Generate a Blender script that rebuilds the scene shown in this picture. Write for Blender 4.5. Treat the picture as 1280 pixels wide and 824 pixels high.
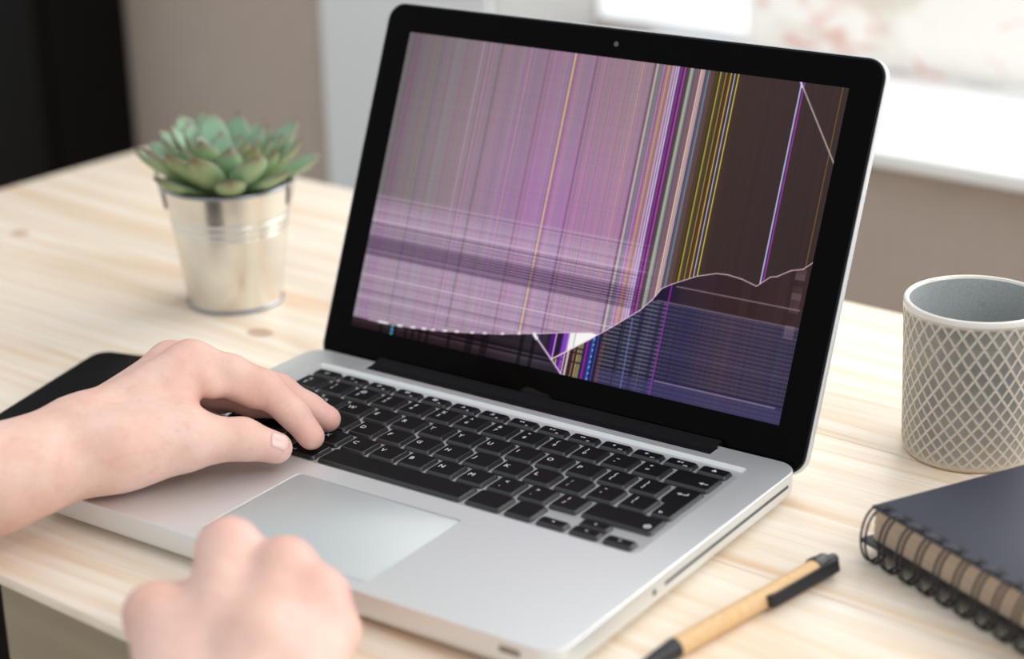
import bpy, bmesh, math, random
import numpy as np
from mathutils import Vector, Matrix

for o in list(bpy.data.objects):
    bpy.data.objects.remove(o, do_unlink=True)
SC = bpy.context.scene
COL = SC.collection
MM = 0.001
R = math.radians
rng = np.random.default_rng(7)

# ------------------------------------------------------------------ camera
cam_d = bpy.data.cameras.new('camera')
cam = bpy.data.objects.new('camera', cam_d)
COL.objects.link(cam)
cam_d.sensor_width = 36.0
cam_d.lens = 36.0 * 2432.7 / 1280
cam_d.clip_start = 0.02
CR = Matrix(((0.822775, -0.183879, 0.537801), (0.567985, 0.300672, -0.766152), (-0.020823, 0.935834, 0.351826)))
cam.matrix_world = Matrix.Translation(Vector((727.94, -601.95, 438.83)) * MM) @ CR.to_4x4()
cam_d.dof.use_dof = True
cam_d.dof.focus_distance = 1.035
cam_d.dof.aperture_fstop = 4.0
SC.camera = cam

# ------------------------------------------------------------------ light
EXPO = 0.25
world = bpy.data.worlds.new('daylight')
SC.world = world
world.use_nodes = True
bg = world.node_tree.nodes['Background']
bg.inputs[0].default_value = (0.95, 0.98, 1.0, 1)
bg.inputs[1].default_value = 0.66

def area_light(name, loc, target, size, power, color=(1, 1, 1)):
    d = bpy.data.lights.new(name, 'AREA')
    d.shape = 'RECTANGLE'
    d.size, d.size_y = size
    d.energy = power
    d.color = color
    o = bpy.data.objects.new(name, d)
    COL.objects.link(o)
    o.location = loc
    o.rotation_euler = (Vector(target) - Vector(loc)).to_track_quat('-Z', 'Y').to_euler()
    return o
# daylight outside the window behind the desk, and a second window off to the right
area_light('window_daylight', (0.62, 1.55, 0.95), (0.12, 0.1, 0), (2.0, 1.5), 34, (1.0, 0.99, 0.975))
area_light('side_window_daylight', (1.95, 0.35, 1.35), (0.1, 0.1, 0), (1.4, 1.4), 23, (1.0, 0.985, 0.965))

SC.view_settings.view_transform = 'Standard'
SC.view_settings.look = 'None'
SC.view_settings.gamma = 1.0
SC.view_settings.use_curve_mapping = False
SC.view_settings.exposure = EXPO

# ------------------------------------------------------------------ helpers
def s2l(c):
    c = np.asarray(c, float) / 255.0
    return np.where(c <= 0.04045, c / 12.92, ((c + 0.055) / 1.055) ** 2.4)

def rgb(r, g, b):
    v = s2l((r, g, b))
    return (float(v[0]), float(v[1]), float(v[2]), 1.0)

def mat(name, color=(.5, .5, .5, 1), rough=.5, metal=0.0, spec=.5, **kw):
    m = bpy.data.materials.new(name)
    m.use_nodes = True
    b = m.node_tree.nodes['Principled BSDF']
    b.inputs['Base Color'].default_value = color
    b.inputs['Roughness'].default_value = rough
    b.inputs['Metallic'].default_value = metal
    b.inputs['Specular IOR Level'].default_value = spec
    for k, v in kw.items():
        b.inputs[k.replace('_', ' ')].default_value = v
    return m

class NT:
    """small node-graph builder"""
    def __init__(self, m):
        self.t = m.node_tree
        self.b = self.t.nodes['Principled BSDF']
    def n(self, kind, **inp):
        nd = self.t.nodes.new(kind)
        for k, v in inp.items():
            key = k.replace('_', ' ')
            if hasattr(v, 'is_output'):
                self.t.links.new(v, nd.inputs[key])
            else:
                nd.inputs[key].default_value = v
        return nd
    def link(self, a, b):
        self.t.links.new(a, b)
    def coord(self, out='Object'):
        return self.t.nodes.new('ShaderNodeTexCoord').outputs[out]
    def mapping(self, vec, scale=(1, 1, 1), loc=(0, 0, 0), rot=(0, 0, 0)):
        nd = self.t.nodes.new('ShaderNodeMapping')
        self.link(vec, nd.inputs['Vector'])
        nd.inputs['Scale'].default_value = scale
        nd.inputs['Location'].default_value = loc
        nd.inputs['Rotation'].default_value = rot
        return nd.outputs[0]
    def noise(self, vec, scale, detail=3, rough=.5, dist=0.0):
        nd = self.n('ShaderNodeTexNoise', Scale=scale, Detail=detail, Roughness=rough, Distortion=dist)
        self.link(vec, nd.inputs['Vector'])
        return nd.outputs['Fac']
    def ramp(self, fac, stops, interp='LINEAR'):
        nd = self.t.nodes.new('ShaderNodeValToRGB')
        nd.color_ramp.interpolation = interp
        el = nd.color_ramp.elements
        while len(el) < len(stops):
            el.new(0.5)
        for e, (p, c) in zip(el, stops):
            e.position = p
            e.color = c if len(c) == 4 else (*c, 1)
        self.link(fac, nd.inputs[0])
        return nd.outputs[0]
    def mix(self, a, b, fac, mode='MIX'):
        nd = self.t.nodes.new('ShaderNodeMix')
        nd.data_type = 'RGBA'
        nd.blend_type = mode
        for sock, v in ((nd.inputs[0], fac), (nd.inputs[6], a), (nd.inputs[7], b)):
            if hasattr(v, 'is_output'):
                self.link(v, sock)
            else:
                sock.default_value = v
        return nd.outputs[2]
    def math(self, op, a, b=0.0, clamp=False):
        nd = self.t.nodes.new('ShaderNodeMath')
        nd.operation = op
        nd.use_clamp = clamp
        for sock, v in ((nd.inputs[0], a), (nd.inputs[1], b)):
            if hasattr(v, 'is_output'):
                self.link(v, sock)
            else:
                sock.default_value = v
        return nd.outputs[0]
    def color(self, c):
        self.link(c, self.b.inputs['Base Color'])
    def bump(self, h, strength=.2, dist=.001):
        nd = self.n('ShaderNodeBump', Strength=strength, Distance=dist)
        self.link(h, nd.inputs['Height'])
        self.link(nd.outputs[0], self.b.inputs['Normal'])
    def attr(self, name, out='Fac'):
        nd = self.t.nodes.new('ShaderNodeAttribute')
        nd.attribute_name = name
        return nd.outputs[out]

def empty(name, loc=(0, 0, 0), rot=(0, 0, 0)):
    o = bpy.data.objects.new(name, None)
    o.empty_display_size = 0.02
    o.location = Vector(loc) * MM
    o.rotation_euler = rot
    COL.objects.link(o)
    return o

def tag(o, label=None, category=None, group=None, kind=None):
    for k, v in (('label', label), ('category', category), ('group', group), ('kind', kind)):
        if v:
            o[k] = v
    return o

def root_of(o):
    while o.parent:
        o = o.parent
    return o

def link_mesh(name, me, material, parent=None):
    if material is not None and not me.materials:
        me.materials.append(material)
    o = bpy.data.objects.new(name, me)
    COL.objects.link(o)
    if parent is not None:
        o.parent = parent
    return o

def fin(name, bm, material, parent=None, smooth=True, off=None, angle=40):
    """bmesh in mm -> object in m; off = origin (mm) taken off the vertices"""
    if off is not None:
        bmesh.ops.translate(bm, vec=-Vector(off), verts=bm.verts)
    bmesh.ops.scale(bm, vec=(MM, MM, MM), verts=bm.verts)
    bmesh.ops.recalc_face_normals(bm, faces=bm.faces)
    if smooth:
        ca = R(angle)
        for f in bm.faces:
            f.smooth = True
        for e in bm.edges:
            if len(e.link_faces) == 2 and e.calc_face_angle(0) > ca:
                e.smooth = False
    me = bpy.data.meshes.new(name)
    bm.to_mesh(me)
    bm.free()
    return link_mesh(name, me, material, parent)

def rrect(x0, y0, x1, y1, r, seg=6):
    pts = []
    for cx, cy, a0 in ((x1 - r, y0 + r, -90), (x1 - r, y1 - r, 0), (x0 + r, y1 - r, 90), (x0 + r, y0 + r, 180)):
        for i in range(seg + 1):
            a = R(a0 + 90 * i / seg)
            pts.append((cx + r * math.cos(a), cy + r * math.sin(a)))
    return pts

def loft(bm, loops, cap0=True, cap1=True, closed=True):
    rows = [[bm.verts.new(p) for p in lp] for lp in loops]
    n = len(rows[0])
    for a, b in zip(rows, rows[1:]):
        for i in range(n if closed else n - 1):
            j = (i + 1) % n
            bm.faces.new((a[i], a[j], b[j], b[i]))
    if cap0:
        bm.faces.new(rows[0][::-1])
    if cap1:
        bm.faces.new(rows[-1])
    return rows

def rbox(bm, x0, y0, z0, x1, y1, z1, bev=1.0, seg=2):
    r = bmesh.ops.create_cube(bm, size=1)
    vs = r['verts']
    bmesh.ops.scale(bm, vec=(x1 - x0, y1 - y0, z1 - z0), verts=vs)
    bmesh.ops.translate(bm, vec=((x0 + x1) / 2, (y0 + y1) / 2, (z0 + z1) / 2), verts=vs)
    if bev > 0:
        es = list({e for v in vs for e in v.link_edges})
        bmesh.ops.bevel(bm, geom=es, offset=bev, segments=seg, affect='EDGES', profile=.5)

def lathe(bm, prof, n=64, cx=0, cy=0):
    rows = []
    for r, z in prof:
        if r < 1e-6:
            rows.append([bm.verts.new((cx, cy, z))])
        else:
            rows.append([bm.verts.new((cx + r * math.cos(2 * math.pi * i / n), cy + r * math.sin(2 * math.pi * i / n), z)) for i in range(n)])
    for a, b in zip(rows, rows[1:]):
        for i in range(n):
            j = (i + 1) % n
            if len(a) == 1 and len(b) == 1:
                continue
            if len(a) == 1:
                bm.faces.new((a[0], b[j], b[i]))
            elif len(b) == 1:
                bm.faces.new((a[i], a[j], b[0]))
            else:
                bm.faces.new((a[i], a[j], b[j], b[i]))

def tube(bm, pts, r, n=8, closed=False, caps=True):
    pts = [Vector(p) for p in pts]
    m = len(pts)
    rows = []
    up = None
    for i, p in enumerate(pts):
        if closed:
            t = pts[(i + 1) % m] - pts[i - 1]
        else:
            t = pts[min(i + 1, m - 1)] - pts[max(i - 1, 0)]
        t.normalize()
        if up is None:
            up = t.orthogonal().normalized()
        up = (up - t * up.dot(t)).normalized()
        w = t.cross(up)
        rr = r[i] if hasattr(r, '__len__') else r
        rows.append([bm.verts.new(p + (up * math.cos(2 * math.pi * k / n) + w * math.sin(2 * math.pi * k / n)) * rr) for k in range(n)])
    rng_ = range(m if closed else m - 1)
    for i in rng_:
        a, b = rows[i], rows[(i + 1) % m]
        for k in range(n):
            l = (k + 1) % n
            bm.faces.new((a[k], a[l], b[l], b[k]))
    if caps and not closed:
        bm.faces.new(rows[0][::-1])
        bm.faces.new(rows[-1])

def poly(bm, pts, z):
    return bm.faces.new([bm.verts.new((x, y, z)) for x, y in pts])

# ------------------------------------------------------------------ materials
def wood_material():
    m = mat('pale_pine', rough=.42, spec=.35)
    g = NT(m)
    oi = g.t.nodes.new('ShaderNodeObjectInfo')
    off = g.math('MULTIPLY', oi.outputs['Random'], 7.0)
    comb = g.t.nodes.new('ShaderNodeCombineXYZ')
    g.link(off, comb.inputs[0]); g.link(off, comb.inputs[1])
    add = g.t.nodes.new('ShaderNodeVectorMath'); add.operation = 'ADD'
    co = g.coord()
    g.link(co, add.inputs[0]); g.link(comb.outputs[0], add.inputs[1])
    v = add.outputs[0]
    warp = g.noise(g.mapping(v, (1.6, 5, 1)), 1.5, 2)
    wv = g.t.nodes.new('ShaderNodeVectorMath'); wv.operation = 'MULTIPLY_ADD'
    cw = g.t.nodes.new('ShaderNodeCombineXYZ'); g.link(warp, cw.inputs[1])
    g.link(cw.outputs[0], wv.inputs[0]); wv.inputs[1].default_value = (0, .05, 0); g.link(v, wv.inputs[2])
    vv = wv.outputs[0]
    broad = g.noise(g.mapping(vv, (1.2, 26, 4)), 1.6, 3, .55)
    streak = g.noise(g.mapping(vv, (2.2, 75, 8)), 1.8, 3, .6)
    fine = g.noise(g.mapping(vv, (5, 300, 20)), 2.2, 2, .6)
    c = g.ramp(broad, [(.30, rgb(238, 226, 209)), (.48, rgb(234, 219, 199)), (.60, rgb(229, 206, 180)), (.72, rgb(218, 184, 150))])
    c = g.mix(c, rgb(244, 236, 225), g.ramp(streak, [(.46, (0, 0, 0)), (.66, (.75, .75, .75))]))
    c = g.mix(c, rgb(210, 174, 142), g.ramp(streak, [(.26, (.6, .6, .6)), (.40, (0, 0, 0))]))
    c = g.mix(c, rgb(220, 193, 162), g.ramp(fine, [(.30, (.4, .4, .4)), (.46, (0, 0, 0))]))
    # knots: real marks of the boards, fixed in the table's own frame
    for kx, ky, rx, ry in ((-.0979, .2574, .0105, .0080), (-.40, .30, .008, .007), (.63, .10, .010, .008), (.50, .43, .009, .008)):
        d = g.t.nodes.new('ShaderNodeVectorMath'); d.operation = 'SUBTRACT'
        g.link(co, d.inputs[0]); d.inputs[1].default_value = (kx, ky, 0)
        sc = g.t.nodes.new('ShaderNodeVectorMath'); sc.operation = 'MULTIPLY'
        g.link(d.outputs[0], sc.inputs[0]); sc.inputs[1].default_value = (1 / rx, 1 / ry, 0)
        ln = g.t.nodes.new('ShaderNodeVectorMath'); ln.operation = 'LENGTH'
        g.link(sc.outputs[0], ln.inputs[0])
        c = g.mix(c, rgb(176, 140, 112), g.ramp(ln.outputs['Value'], [(.0, (.75, .75, .75)), (.8, (.7, .7, .7)), (1.1, (.12, .12, .12)), (1.6, (0, 0, 0))]))
    g.color(c)
    g.bump(fine, .05, .0005)
    return m

def skin_material():
    m = mat('skin', rough=.48, spec=.35)
    g = NT(m)
    v = g.coord()
    n1 = g.noise(v, 45, 4, .6)
    n2 = g.noise(v, 160, 3, .6)
    c = g.ramp(n1, [(.3, rgb(225, 183, 167)), (.5, rgb(232, 193, 178)), (.72, rgb(236, 203, 190))])
    c = g.mix(c, rgb(212, 160, 148), g.ramp(n2, [(.25, (.35, .35, .35)), (.45, (0, 0, 0))]))
    c = g.mix(c, rgb(222, 146, 138), g.math('MULTIPLY', g.attr('flush'), .55))
    g.color(c)
    b = g.b
    b.inputs['Subsurface Weight'].default_value = .18
    b.inputs['Subsurface Radius'].default_value = (1.0, .35, .2)
    b.inputs['Subsurface Scale'].default_value = .004
    vor = g.n('ShaderNodeTexVoronoi', Scale=900.0)
    g.link(v, vor.inputs['Vector'])
    h = g.math('ADD', g.math('MULTIPLY', vor.outputs['Distance'], .5), g.noise(v, 240, 4, .65))
    g.bump(h, .22, .0006)
    return m

def alu_material(name, col, rough, metal=1.0):
    m = mat(name, col, rough, metal)
    g = NT(m)
    n = g.noise(g.coord(), 1800, 2, .6)
    g.bump(n, .06, .0002)
    return m

M = {}
M['wood'] = wood_material()
M['skin'] = skin_material()
M['nail'] = mat('nail', rgb(232, 192, 184), .25, spec=.6)
M['alu'] = alu_material('brushed_aluminium', rgb(230, 234, 235), .48, .8)
M['alu_edge'] = alu_material('aluminium_edge', rgb(222, 225, 227), .5, .5)
M['pad'] = alu_material('trackpad_glass', rgb(204, 211, 212), .55, .75)
M['key'] = mat('black_key', rgb(15, 15, 16), .5, spec=.12)
M['key_side_lit'] = mat('black_key_side_lit', rgb(26, 28, 32), .3, spec=.7)  # lit copy of the key black: window light on the sides is put in
M['legend'] = mat('white_legend', rgb(215, 218, 222), .6)
M['hinge'] = mat('hinge_black', rgb(17, 16, 18), .45, spec=.15)
M['bezel'] = mat('black_glass', rgb(7, 7, 8), .08, spec=.035)
M['rubber'] = mat('black_rubber', rgb(22, 22, 24), .6, spec=.2)
M['slot'] = mat('slot_dark', rgb(70, 76, 82), .6)
M['slot_black'] = mat('punched_hole', rgb(14, 14, 16), .6, spec=.2)
M['lens'] = mat('camera_lens', rgb(78, 80, 84), .2)
M['kraft'] = mat('kraft_card', rgb(222, 178, 122), .6, spec=.25)
M['plastic'] = mat('black_plastic', rgb(36, 37, 42), .35, spec=.45)
M['wire'] = mat('black_wire', rgb(30, 30, 34), .35, spec=.5)
M['paper'] = mat('page_edges', rgb(205, 186, 165), .8, spec=.1)
M['phone_glass'] = mat('phone_glass', rgb(24, 24, 26), .3, spec=.5)
M['phone_case'] = mat('phone_case', rgb(38, 37, 37), .4, spec=.3)
M['soil'] = mat('dark_soil', rgb(48, 40, 32), .95)
M['black_lacquer'] = mat('black_lacquer', rgb(13, 12, 12), .5, spec=.12)
M['black_steel'] = mat('black_steel', rgb(24, 24, 24), .5, spec=.2)
M['white_paint'] = mat('white_paint', rgb(228, 231, 234), .5, spec=.3)
M['sill_paint'] = mat('sill_paint', rgb(250, 251, 252), .4, spec=.4)
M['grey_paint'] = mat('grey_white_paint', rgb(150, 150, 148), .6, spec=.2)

m = mat('notebook_cover', rgb(50, 53, 66), .5, spec=.25); g = NT(m)
g.bump(g.noise(g.coord(), 900, 3, .6), .12, .0003); M['cover'] = m
g = NT(M['kraft']); v = g.coord()
g.color(g.ramp(g.noise(g.mapping(v, (1, 1, 6)), 260, 4, .6), [(.3, rgb(208, 170, 122)), (.7, rgb(224, 190, 146))]))
g = NT(M['paper']); v = g.coord()
g.color(g.ramp(g.noise(g.mapping(v, (4, 4, 700)), 3, 2, .6), [(.3, rgb(188, 166, 144)), (.7, rgb(216, 198, 178))]))
g = NT(M['soil']); g.bump(g.noise(g.coord(), 400, 4), 1.0, .002)

m = mat('zinc', rgb(212, 210, 204), .3, 1.0); g = NT(m); v = g.coord()
g.color(g.ramp(g.noise(v, 38, 4, .6), [(.3, rgb(214, 212, 206)), (.7, rgb(228, 226, 218))]))
g.link(g.ramp(g.noise(v, 60, 3), [(.3, (.2, .2, .2)), (.7, (.26, .26, .26))]), g.b.inputs['Roughness'])
M['zinc'] = m
M['zinc_edge'] = mat('zinc_edge', rgb(150, 155, 162), .3, 1.0)

m = mat('succulent_leaf', rough=.45, spec=.35); g = NT(m)
t = g.attr('along'); e = g.attr('rim')
oi = g.t.nodes.new('ShaderNodeObjectInfo')
c = g.ramp(t, [(0, rgb(150, 172, 118)), (.35, rgb(132, 164, 124)), (.75, rgb(128, 164, 138)), (1, rgb(130, 156, 128))])
c2 = g.ramp(t, [(0, rgb(170, 184, 122)), (.6, rgb(154, 170, 116)), (1, rgb(140, 156, 106))])
c = g.mix(c, c2, g.attr('under'))
c = g.mix(c, rgb(168, 206, 176), g.math('MULTIPLY', oi.outputs['Random'], .45))
c = g.mix(c, rgb(112, 52, 50), g.math('MULTIPLY', e, .9, True))
g.color(c)
b_ = g.b; b_.inputs['Subsurface Weight'].default_value = .12; b_.inputs['Subsurface Scale'].default_value = .003
M['leaf'] = m

m = mat('mug_glaze', rough=.22, spec=.5); g = NT(m); v = g.coord()
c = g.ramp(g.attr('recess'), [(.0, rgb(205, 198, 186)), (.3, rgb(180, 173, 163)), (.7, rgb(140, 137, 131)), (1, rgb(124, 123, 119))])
c = g.mix(c, rgb(176, 170, 158), g.ramp(g.noise(v, 30, 3), [(.4, (0, 0, 0)), (.8, (.45, .45, .45))]))
cr = g.n('ShaderNodeTexVoronoi', Scale=420.0); cr.feature = 'DISTANCE_TO_EDGE'; g.link(v, cr.inputs['Vector'])
c = g.mix(c, rgb(120, 118, 112), g.ramp(cr.outputs['Distance'], [(0, (.35, .35, .35)), (.06, (0, 0, 0))]))
g.color(c); M['mug'] = m
m = mat('mug_inside', rgb(168, 174, 176), .22, spec=.5); g = NT(m); v = g.coord()
cr = g.n('ShaderNodeTexVoronoi', Scale=330.0); cr.feature = 'DISTANCE_TO_EDGE'; g.link(v, cr.inputs['Vector'])
g.color(g.mix(rgb(160, 165, 166), rgb(120, 126, 128), g.ramp(cr.outputs['Distance'], [(0, (.4, .4, .4)), (.06, (0, 0, 0))])))
M['mug_in'] = m
M['mug_rim'] = mat('mug_rim', rgb(222, 219, 212), .25)
M['clay'] = mat('bare_clay', rgb(196, 166, 132), .8)

m = mat('linen_wall', rough=.9, spec=.1); g = NT(m); v = g.coord()
n1 = g.noise(g.mapping(v, (40, 40, 3)), 6, 2); n2 = g.noise(g.mapping(v, (3, 3, 40)), 6, 2)
g.color(g.mix(g.ramp(n1, [(.3, rgb(184, 170, 160)), (.7, rgb(191, 177, 167))]), rgb(180, 166, 156), g.ramp(n2, [(.4, (0, 0, 0)), (.75, (.5, .5, .5))])))
M['wall'] = m
m = mat('floor_boards', rough=.5, spec=.3); g = NT(m); v = g.coord()
g.color(g.ramp(g.noise(g.mapping(v, (1, 14, 1)), 3, 4), [(.3, rgb(166, 152, 128)), (.7, rgb(184, 170, 146))]))
M['floor'] = m
m = mat('floral_cloth', rough=.9, spec=.1); g = NT(m); v = g.coord()
n = g.noise(g.mapping(v, (9, 9, 14)), 1.6, 2, .5, 1.2)
n3 = g.noise(g.mapping(v, (7, 7, 10), (3, 1, 2)), 1.5, 2, .5, .8)
c = g.mix(rgb(253, 249, 243), rgb(228, 172, 160), g.ramp(n, [(.54, (0, 0, 0)), (.66, (.8, .8, .8))]))
c = g.mix(c, rgb(226, 220, 206), g.ramp(n3, [(.56, (0, 0, 0)), (.68, (.8, .8, .8))]))
g.color(c); M['floral'] = m
m = mat('window_glass'); t_ = m.node_tree
tr = t_.nodes.new('ShaderNodeBsdfTransparent'); gl_ = t_.nodes.new('ShaderNodeBsdfGlossy'); gl_.inputs['Roughness'].default_value = .02
mx = t_.nodes.new('ShaderNodeMixShader'); mx.inputs[0].default_value = .05
t_.links.new(tr.outputs[0], mx.inputs[1]); t_.links.new(gl_.outputs[0], mx.inputs[2])
t_.links.new(mx.outputs[0], t_.nodes['Material Output'].inputs['Surface'])
M['pane'] = m

# ------------------------------------------------------------------ the setting (table's frame, turned -4.4 degrees)
TURN = R(-4.4)
def struct(o):
    o['kind'] = 'structure'
    return o

bm = bmesh.new(); rbox(bm, -2600, -1600, -760, 2600, 1500, -740, 0)
o = struct(fin('floor', bm, M['floor'], smooth=False)); o.rotation_euler.z = TURN
WY = 850
bm = bmesh.new()
for x0, z0, x1, z1 in ((-2600, -740, -470, 1700), (-470, -740, 1400, -4), (-470, 1300, 1400, 1700), (1400, -740, 2600, 1700)):
    rbox(bm, x0, WY, z0, x1, WY + 300, z1, 0)
o = struct(fin('wall_back', bm, M['wall'], smooth=False)); o.rotation_euler.z = TURN

win = struct(empty('window_1', (0, 0, 0), (0, 0, TURN)))
bm = bmesh.new(); rbox(bm, -388, WY - 18, -4, 1430, WY + 262, 10, 3)
fin('sill', bm, M['sill_paint'], win)
bm = bmesh.new(); rbox(bm, -1000, WY + 300, -8, 1430, WY + 640, 4, 2)  # white board added beyond the pane so the view out turns bright
fin('glare_board', bm, M['sill_paint'], win)
def slab(name, pts, z0, z1, material):
    b = bmesh.new()
    loft(b, [[(x, y, z) for x, y in pts] for z in (z0, z1)])
    return fin(name, b, material, win, smooth=False)
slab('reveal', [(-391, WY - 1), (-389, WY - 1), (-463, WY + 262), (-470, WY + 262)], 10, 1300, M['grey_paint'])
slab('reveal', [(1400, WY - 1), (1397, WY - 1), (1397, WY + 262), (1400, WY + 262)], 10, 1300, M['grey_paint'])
for x0, x1 in ((-466, -456), (1387, 1397)):
    bm = bmesh.new(); rbox(bm, x0, WY + 255, 10, x1, WY + 297, 1300, 3)
    fin('stile', bm, M['white_paint'], win)
for z0, z1 in ((10, 22), (1288, 1300)):
    bm = bmesh.new(); rbox(bm, -456, WY + 258, z0, 1387, WY + 295, z1, 2)
    fin('rail', bm, M['white_paint'], win)
bm = bmesh.new(); rbox(bm, -456, WY + 276, 22, 1387, WY + 280, 1288, 0)
fin('pane', bm, M['pane'], win)
# white painted pier between the taupe wall and the window
bm = bmesh.new(); rbox(bm, -612, WY - 6, -740, -391, WY, 1700, 0)
o = struct(fin('trim_1', bm, M['white_paint'], smooth=False)); o.rotation_euler.z = TURN

# floral pad leaning on the window behind the sill
bm = bmesh.new()
nx, nz = 60, 14
X0, X1, ZH, TH = -262, 330, 96, 30
rows = []
for side in (0, 1):
    grid = []
    for j in range(nz + 1):
        row = []
        for i in range(nx + 1):
            u, w = i / nx, j / nz
            du = min(u, 1 - u) * (X1 - X0); dw = min(w, 1 - w) * ZH
            puff = (1 - math.exp(-du / 14)) * (1 - math.exp(-dw / 14))
            t = TH / 2 * puff * (1 if side else -1)
            rx = 22 * max(0, 1 - dw / 24) ** 2 * (1 if u < .5 else -1) * max(0, 1 - du / 60)
            row.append(bm.verts.new((X0 + u * (X1 - X0) + rx, t + w * 6, w * ZH + .6 * math.sin(u * 40))))
        grid.append(row)
    rows.append(grid)
    for j in range(nz):
        for i in range(nx):
            q = (grid[j][i], grid[j][i + 1], grid[j + 1][i + 1], grid[j + 1][i])
            bm.faces.new(q if not side else q[::-1])
bmesh.ops.remove_doubles(bm, verts=bm.verts, dist=.01)
o = fin('window_pad', bm, M['floral'])
a = TURN
px, py = 0, WY + 238
o.location = ((px * math.cos(a) - py * math.sin(a)) * MM, (px * math.sin(a) + py * math.cos(a)) * MM, .0105)
o.rotation_euler.z = TURN
tag(o, 'long cream pad with faint red floral pattern lying on the white window sill', 'cushion')

# tall black cabinet at the left
cab = empty('cabinet', (-1250, WY - 30, -740)); 
a = TURN
cab.location = ((-1312 * math.cos(a) - 790 * math.sin(a)) * MM, (-1312 * math.sin(a) + 790 * math.cos(a)) * MM, -.74)
cab.rotation_euler.z = TURN
bm = bmesh.new(); rbox(bm, -400, -50, 300, 392, 58, 1900, 3); fin('carcass', bm, M['black_lacquer'], cab)
for lx in (-388, 380):
    for ly in (20, 44):
        bm = bmesh.new(); rbox(bm, lx - 12, ly - 12, 0, lx + 12, ly + 12, 300, 1); fin('leg', bm, M['black_steel'], cab)
for x0, x1 in ((-398, -5), (-1, 390)):
    bm = bmesh.new(); rbox(bm, x0, -68, 304, x1, -50, 1896, 3); d = fin('door', bm, M['black_lacquer'], cab)
tag(cab, 'tall black cabinet standing against the taupe wall beyond the table', 'cabinet')

# ------------------------------------------------------------------ table
table = empty('table', (0, 0, 0), (0, 0, TURN))
tag(table, 'pale pine desk of wide boards that everything stands on', 'table')
TX0, TX1 = -508, 960
for y0, y1 in ((-52, 168), (168, 330), (330, 528)):
    bm = bmesh.new()
    f0 = 80 if y0 < 0 else .15          # the front edge is bevelled away underneath
    prof = [(y0 + f0, -22), (y1 - .15, -22), (y1 - .15, -1.0), (y1 - .6, -.25), (y1 - 1.4, 0)]
    prof += [(y0 + 2.5, 0), (y0 + .9, -.6), (y0 + .15, -2.2), (y0 + .3, -5.5)] if y0 < 0 else [(y0 + 1.4, 0), (y0 + .6, -.25), (y0 + .15, -1.0)]
    loft(bm, [[(x, y, z) for y, z in prof] for x in (TX0, TX0 + .8, TX1 - .8, TX1)])
    fin('plank', bm, M['wood'], table, angle=30)
bm = bmesh.new()
rbox(bm, TX0 + 40, 470, -90, TX1 - 40, 492, -22, 1)
fin('apron', bm, M['wood'], table)
for lx, ly in ((-470, 20), (-470, 480), (910, 20), (910, 480), (-138, 36)):
    bm = bmesh.new(); rbox(bm, lx - 20, ly - 20, -740, lx + 20, ly + 20, -22, 2)
    fin('leg', bm, M['black_steel'], table)

# ------------------------------------------------------------------ laptop
W_, D_, H_ = 325.0, 228.0, 18.0
LO = (162.5, 114, 0)
laptop = empty('laptop', LO)
tag(laptop, 'open silver laptop with black keys and a cracked glitching screen', 'laptop')

def rr3(z, ins, r):
    return [(x, y, z) for x, y in rrect(ins, ins, W_ - ins, D_ - ins, max(r - ins, 1), 8)]
bm = bmesh.new()
loops = [rr3(z, i, 12) for z, i in ((2.2, 9.5), (2.6, 6), (3.6, 3), (5, 1.2), (7, .25), (8.5, 0), (17.3, 0), (17.75, .15), (18.0, .5))]
rows = loft(bm, loops, True, False)
KX0, KY0, KX1, KY1 = 20.6, 97.8, 304.4, 210.6
HX0, HY0, HX1, HY1 = 46.4, 216.0, 278.2, 227.2
TP = (162.5 - 52.3, 8.0, 162.5 + 52.3, 84.1)
def hole(loops_z):
    """sunk pocket: list of loops from the deck level down; the last is closed with a floor"""
    rws = [[bm.verts.new(p) for p in lp] for lp in loops_z]
    n = len(rws[0])
    for a, b in zip(rws, rws[1:]):
        for i in range(n):
            j = (i + 1) % n
            bm.faces.new((a[i], a[j], b[j], b[i]))
    bm.faces.new(rws[-1])
    return [bm.edges.get((rws[0][i], rws[0][(i + 1) % n])) for i in range(n)]
def lp(x0, y0, x1, y1, r, z, ins=0, seg=5):
    return [(x, y, z) for x, y in rrect(x0 + ins, y0 + ins, x1 - ins, y1 - ins, max(r - ins, .3), seg)]
edges = []
edges += hole([lp(KX0, KY0, KX1, KY1, 3.4, 18.0), lp(KX0, KY0, KX1, KY1, 3.4, 17.7, .4), lp(KX0, KY0, KX1, KY1, 3.4, 16.5, 1.9), lp(KX0, KY0, KX1, KY1, 3.4, 16.18, 2.6)])
edges += hole([lp(*TP, 3.4, 18.0), lp(*TP, 3.4, 17.85, .12), lp(*TP, 3.4, 17.0, .2)])
edges += hole([lp(HX0, HY0, HX1, HY1, .8, 18.0), lp(HX0, HY0, HX1, HY1, .8, 17.5, .6), lp(HX0, HY0, HX1, HY1, .8, 11, .8)])
n = len(rows[-1])
edges += [bm.edges.get((rows[-1][i], rows[-1][(i + 1) % n])) for i in range(n)]
bmesh.ops.triangle_fill(bm, use_beauty=True, use_dissolve=False, edges=edges, normal=(0, 0, 1))
base = fin('base', bm, M['alu'], laptop, off=LO, angle=25)
for x, y in ((30, 22), (295, 22), (30, 206), (295, 206)):
    bm = bmesh.new(); lathe(bm, [(0, 0), (7, 0), (8, .6), (8.5, 2.6), (0, 2.6)], 20, x, y)
    fin('rubber_foot', bm, M['rubber'], base, off=LO)
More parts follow.
